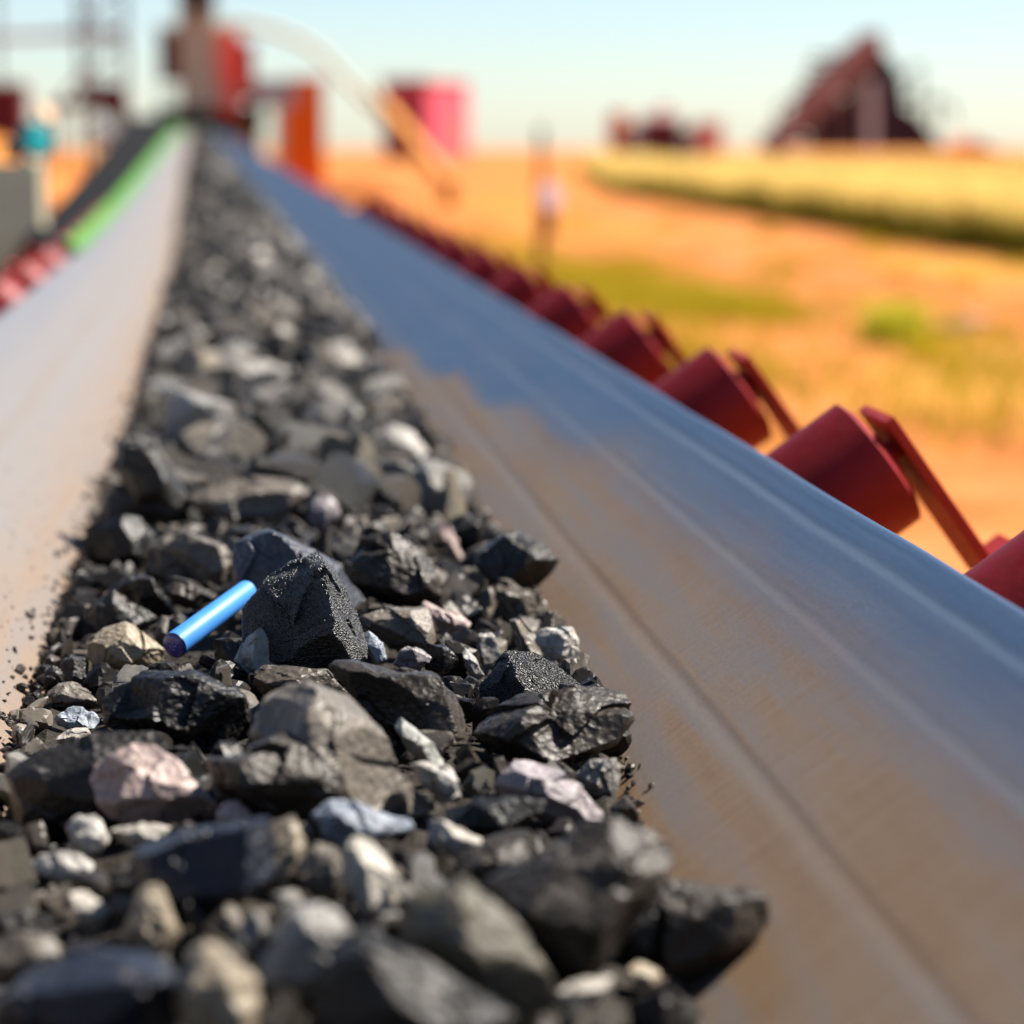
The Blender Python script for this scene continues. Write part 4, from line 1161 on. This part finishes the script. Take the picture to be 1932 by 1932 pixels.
# low buildings
Yq = 380; s = px2m(Yq)
b0 = ground_at(1165, Yq); t = thing('narrow_brown_tank', b0, 'narrow upright red-brown tank beside the low grey building', 'tank')
h = at(1165, 215, Yq).z - b0.z
MB().lathe((0, 0, 0), (0, 0, 1), [(0, 19 * s), (h, 19 * s)], 20).build('shell', M_orange, t, True)
MB().lathe((0, 0, h), (0, 0, 1), [(0, 16 * s), (.5, 3 * s)], 20).build('lid', M_maroon, t, True)
b0 = ground_at(1205, Yq); t = thing('low_grey_building', b0, 'low pale grey building between the brown tank and the dark brown building', 'building')
h = at(1200, 236, Yq).z - b0.z
MB().box((0, 0, h / 2), (52 * s, 5, h)).build('wall', M_white, t); MB().box((0, 0, h + .1), (58 * s, 5.6, .25)).build('roof', M_greycol, t)
for k in range(3): MB().box((-16 * s + 16 * s * k, -2.54, h * .6), (8 * s, .08, h * .25)).build('window', M_dark, t)
b0 = ground_at(1243, Yq - 10); t = thing('dark_brown_building', b0, 'dark red-brown building with a raised ridge roof and stub chimney', 'building')
h = at(1243, 224, Yq).z - b0.z
MB().box((0, 0, h / 2), (62 * s, 6, h)).build('wall', M_maroon, t)
MB().add([(-33 * s, -3.2, h), (33 * s, -3.2, h), (33 * s, 3.2, h), (-33 * s, 3.2, h), (-10 * s, 0, h + 18 * s), (22 * s, 0, h + 18 * s)], [(0, 1, 5, 4), (1, 2, 5), (2, 3, 4, 5), (3, 0, 4), (3, 2, 1, 0)]).build('roof', M_plant, t)
MB().box((8 * s, 0, h + 18 * s), (8 * s, .9, 12 * s)).build('chimney', M_maroon, t)
MB().box((0, -3.05, h * .35), (14 * s, .1, h * .7)).build('door', M_dark, t)
b0 = ground_at(1295, Yq); t = thing('open_grey_shelter', b0, 'pale grey shelter joining the dark brown building to the pink end wall', 'shelter')
h = at(1290, 240, Yq).z - b0.z
MB().box((0, 0, h - .2), (56 * s, 5, .4)).build('roof', M_greycol, t); MB().box((0, 2, h / 2), (54 * s, .3, h * .95)).build('back_wall', M_white, t)
for k in range(3): MB().box((-24 * s + 24 * s * k, -2.2, h / 2), (.3, .3, h)).build('post', M_maroon, t)
b0 = ground_at(1332, Yq); t = thing('pink_container', b0, 'pale pink box container at the end of the low buildings', 'container')
h = at(1332, 228, Yq).z - b0.z
MB().box((0, 0, h / 2), (44 * s, 5, h)).build('body', M_pinkpale, t)
for k in range(5): MB().box((-12 * s + 6 * s * k, -2.54, h / 2), (.14, .08, h * .95)).build('wall_rib', M_coral, t)

# crushing plant on the skyline
Yq = 460; s = px2m(Yq)
b0 = ground_at(1610, Yq)
t = thing('crushing_plant', b0, 'tall dark steel crushing plant with a sloping brown conveyor gantry on the skyline', 'plant tower')
def L_(u, v, dy=0.0):
    q = at(u, v, Yq); return Vector((q.x - b0.x, dy, q.z - b0.z))
def bar(nm, a, b_, w, m_, dy=0.0, dd=None):
    pa, pb = L_(*a, dy), L_(*b_, dy); d = pb - pa
    rot = d.to_track_quat('Z', 'Y').to_matrix()
    return MB().box((pa + pb) / 2, (w * s, (dd or w) * s, d.length), rot).build(nm, m_, t)
bar('gantry', (1440, 285), (1640, 78), 44, M_plant, -3.5)
for k in range(6):
    f = k / 5.0
    u_ = 1470 + 150 * f; v_ = 262 - 170 * f
    bar('gantry_leg', (u_, v_), (u_ + 4, 285), 5, M_plant, -3.0)
def mass(nm, pts, m_, dy, dep):
    P0 = [L_(u, v, dy) for u, v in pts]; n_ = len(P0)
    P1 = [q + Vector((0, dep, 0)) for q in P0]
    return MB().add(P0 + P1, [tuple(range(n_)), tuple(range(2 * n_ - 1, n_ - 1, -1))] + [(i, (i + 1) % n_, n_ + (i + 1) % n_, n_ + i) for i in range(n_)]).build(nm, m_, t)
mass('screen_house', [(1618, 285), (1618, 110), (1650, 68), (1672, 95), (1700, 128), (1712, 170), (1712, 285)], M_purple, 2, 8)
mass('crusher_house', [(1540, 285), (1546, 225), (1600, 190), (1618, 190), (1618, 285)], M_purple, 1, 8)
mass('lower_bins', [(1712, 285), (1712, 200), (1740, 215), (1765, 245), (1790, 285)], M_purple, 3, 6)
mass('head_house', [(1622, 100), (1630, 62), (1662, 58), (1664, 100)], M_plant, -1, 6)
bar('pale_chute', (1628, 285), (1628, 150), 52, M_white, -5, 10)
for a, b_ in (((1480, 285), (1500, 190)), ((1500, 190), (1590, 95)), ((1470, 200), (1560, 150)), ((1520, 160), (1530, 285)), ((1700, 150), (1735, 120)), ((1735, 120), (1738, 285)), ((1712, 190), (1790, 190)), ((1790, 190), (1800, 230)), ((1765, 245), (1765, 180)), ((1740, 160), (1700, 200)), ((1590, 95), (1640, 60)), ((1560, 120), (1560, 200)), ((1470, 285), (1470, 200))):
    bar('strut', a, b_, 6, M_purple if a[0] > 1600 else M_plant, 0)
for k in range(9):
    bar('platform', (1470 + 8 * k, 268 - 20 * k), (1590 + 5 * k, 268 - 20 * k), 4, M_plant, 1.5, 12)
mass('spoil_heap', [(1760, 290), (1785, 270), (1800, 262), (1825, 272), (1860, 290)], M_orange, -12, 10)

# ------------------------------------------------------------------ far things over the belt
Yq = 77; s = px2m(Yq)
c = at(395, 222, Yq)
t = thing('transfer_tower', (c.x, Yq, float(gz(Yq))), 'transfer tower over the belt end with a taupe column between maroon and coral boxes', 'tower')
def L2(u, v): q = at(u, v, Yq); return Vector((q.x - c.x, 0, q.z - float(gz(Yq))))
def blk(nm, u0, v0, u1, v1, dep, m_, dy=0, par=None):
    vm = (v0 + v1) / 2
    a, b_ = L2(u0, vm), L2(u1, vm); a.z, b_.z = L2(u0, v0).z, L2(u1, v1).z
    return MB().box(((a.x + b_.x) / 2, dy, (a.z + b_.z) / 2), (abs(b_.x - a.x), dep, abs(b_.z - a.z))).build(nm, m_, par or t)
blk('cross_beam', 296, 200, 496, 244, .8, M_black)
blk('column', 337, -60, 409, 205, .9, M_greycol, -.3)
blk('column_cap', 346, -60, 400, 24, 1.1, M_dark, -.4)
blk('maroon_box', 300, 58, 345, 156, 1.2, M_maroon)
blk('box_flange', 296, 50, 350, 62, 1.4, M_beige)
cp = blk('coral_panel', 406, 58, 456, 214, .9, M_coral)
blk('panel_stiffener', 456, 80, 480, 190, .7, M_red2, .2)
blk('side_panel', 474, 150, 560, 200, .5, M_pale, .3)
blk('handrail', 300, 188, 500, 191, .06, M_pale, -.5); blk('handrail', 300, 172, 500, 175, .06, M_pale, -.5)
for k in range(6): blk('rail_post', 302 + 38 * k, 170, 305 + 38 * k, 206, .06, M_pale, -.5)
blk('leg', 300, 238, 312, 330, .3, M_dark, .3); blk('leg', 478, 238, 492, 330, .3, M_dark, .3)
blk('chute', 430, 236, 492, 300, .6, M_greycol, 1.2)
blk('chute', 398, 240, 440, 280, .5, M_maroon, 1.4)
# cream pipe looping over to the yellow boom
Yq = 70
def PP(u, v, Y_): return at(u, v, Y_)
pp = [(400, 52), (460, 44), (520, 58), (575, 80), (615, 110), (650, 150), (690, 190), (728, 222)]
o = MB().path([PP(u, v, 74) for u, v in pp], 8 * px2m(74), 12).build('cream_pipe', M_beige, None, True)
tag(o, 'thin cream pipe arching from the transfer tower down towards the yellow boom', 'pipe')
t = thing('yellow_boom', ground_at(850, 60), 'yellow-orange sloping boom with a cream upper end in front of the red shed', 'boom')
o_ = t.location.copy()
a, b_ = PP(722, 200, 62) - o_, PP(845, 345, 60) - o_
d = b_ - a
MB().box((a + b_) / 2, (.30, .3, d.length), d.to_track_quat('Z', 'Y').to_matrix()).build('beam', M_yellow, t)
a2 = PP(700, 170, 62.4) - o_
MB().tube(a2, a, .14).build('upper_pipe', M_beige, t)
MB().box((PP(845, 345, 60) - o_) + Vector((0, 0, -.25)), (.3, .3, .6)).build('foot', M_yellow, t)
# brown spoil by the pillar
def mound(name, u, v, Y_, rx, rz_, m_, label, seed):
    V, Fc = ico(4); V = V.copy()
    V = V * (1 + .22 * fbm(V * 1.6 + seed, 4))[:, None]
    V = V * np.array([rx, rx * 1.2, rz_])
    b_ = ground_at(u, Y_)
    tag(link(name, np_mesh(name, V, Fc, [m_], True), None, b_), label, 'mound')
mound('earth_mound', 700, 0, 95, 1.5, .75, M_ground, 'low mound of red earth between the orange pillar and the yellow boom', 3)
mound('brown_mound', 740, 0, 60, .8, .4, M_post, 'small dark brown mound below the yellow boom beside the belt', 8)

# ------------------------------------------------------------------ far side of the belt
Yq = 9.0; s = px2m(Yq)
b0 = ground_at(55, Yq)
t = thing('control_cabinet', b0, 'grey cabinet with a cream upright and a teal cap behind the coral rollers', 'cabinet', None, R(38))
def blk3(nm, u0, v0, u1, v1, dep, m_, dy=0, base=None, Yb=9.0):
    a, b_ = at(u0, v0, Yb), at(u1, v1, Yb)
    return MB().box(((a.x + b_.x) / 2 - b0.x, dy, ((a.z + b_.z) / 2 if base is None else (a.z + base) / 2) - b0.z), (abs(b_.x - a.x), dep, abs(a.z - (b_.z if base is None else base)))).build(nm, m_, t, False, .002)
blk3('cabinet_body', -90, 308, 38, 500, .25, M_grey, 0, .02)
blk3('upright', 36, 300, 80, 500, .07, M_cream, -.02, 0.0)
blk3('side_channel', 78, 285, 92, 500, .07, M_dark, .03, 0.0)
blk3('cap', 38, 252, 92, 290, .10, M_teal, 0)
blk3('cap_knob', 52, 232, 82, 252, .06, M_teal, 0)
blk3('bracket', 10, 268, 38, 300, .05, M_dark, 0)
c = at(82, 201, 9.0)
t2 = thing('round_reflector', (c.x, 9.06, float(gz(9))), 'small round peach-coloured reflector on a thin stalk above the teal cap', 'reflector')
MB().lathe((0, 0, c.z), (0.9, -1, 0.5), [(0, .036), (.012, .036), (.02, .03)], 32).build('lens', M_peach, t2, True)
MB().tube((0, .02, 0), (0, .02, c.z), .004).build('stalk', M_dark, t2)

# lattice mast and maroon machinery beyond the bank
Yq = 88; s = px2m(Yq)
b0 = ground_at(195, Yq)
t = thing('lattice_mast', b0, 'tall lattice mast of thin maroon steel with a pale blue crossing pipe', 'mast')
def L4(u, v, dy=0): q = at(u, v, Yq); return Vector((q.x - b0.x, dy, q.z - b0.z))
for u0 in (152, 176, 235):
    MB().box((L4(u0, -150) + L4(u0, 330)) / 2, ((10 if u0 != 176 else 5) * s, .2, (L4(u0, -150) - L4(u0, 330)).length)).build('upright', M_maroon, t)
zz = [(-140 + 55 * k) for k in range(8)]
for k, v_ in enumerate(zz[:-1]):
    a, b_ = (152, 235) if k % 2 else (235, 152)
    MB().tube(L4(a, v_), L4(b_, v_ + 55), 2.5 * s, n=8).build('brace', M_maroon, t)
    MB().tube(L4(152, v_), L4(235, v_), 2.5 * s, n=8).build('brace', M_maroon, t)
MB().tube(L4(-60, 70), L4(240, 62), 9 * s, n=12).build('crossing_pipe', M_pale, t)
MB().tube(L4(60, 260), L4(170, 120), 4 * s, n=8).build('stay', M_plant, t)
b0 = ground_at(200, 70); Yq = 70; s = px2m(70)
t = thing('maroon_hopper', b0, 'dark maroon hopper frame with a sloping leg beside the black belt guard', 'hopper')
def L5(u, v): q = at(u, v, 70); return Vector((q.x - b0.x, 0, q.z - b0.z))
def poly5(nm, pts, m_, dep=1.0, dy=0.0):
    P0 = [L5(u, v) + Vector((0, dy, 0)) for u, v in pts]; n_ = len(P0); P1 = [q + Vector((0, dep, 0)) for q in P0]
    MB().add(P0 + P1, [tuple(range(n_)), tuple(range(2 * n_ - 1, n_ - 1, -1))] + [(i, (i + 1) % n_, n_ + (i + 1) % n_, n_ + i) for i in range(n_)]).build(nm, m_, t)
poly5('bin', [(155, 160), (238, 158), (240, 215), (225, 235), (185, 205), (150, 210)], M_maroon)
poly5('sloping_leg', [(218, 200), (244, 200), (258, 290), (240, 330), (230, 300)], M_maroon, .5, -.2)
poly5('side_frame', [(95, 190), (160, 185), (160, 200), (95, 210)], M_maroon, .5)
poly5('leg', [(100, 200), (110, 200), (112, 330), (100, 330)], M_maroon, .4, .2)
mb = MB(); V, Fc = ico(3)
mb.add([L5(195, 252) + Vector((q[0], q[1] - .3, q[2])) * (24 * s) for q in V], [tuple(f) for f in Fc]); mb.build('pale_drum', M_pale, t, True)
b0 = ground_at(10, 100)
t = thing('maroon_shed', b0, 'low dark maroon shed on the earth bank behind the grey cabinet', 'shed')
q0 = at(-60, 215, 100); q1 = at(40, 172, 100)
MB().box((0, 0, (q0.z + q1.z) / 2 - b0.z - .8), (q1.x - q0.x, 3, q1.z - q0.z + 2)).build('wall', M_maroon, t)
MB().box((0, 0, q1.z - b0.z + .25), (q1.x - q0.x + .4, 3.4, .12)).build('roof', M_greycol, t)
mast = MB().box((0, 0, 5), (.16, .16, 10)).build('roof_mast', M_maroon, t)
print('heroes', NH, 'singles', len(singles), 'rest', len(rest))
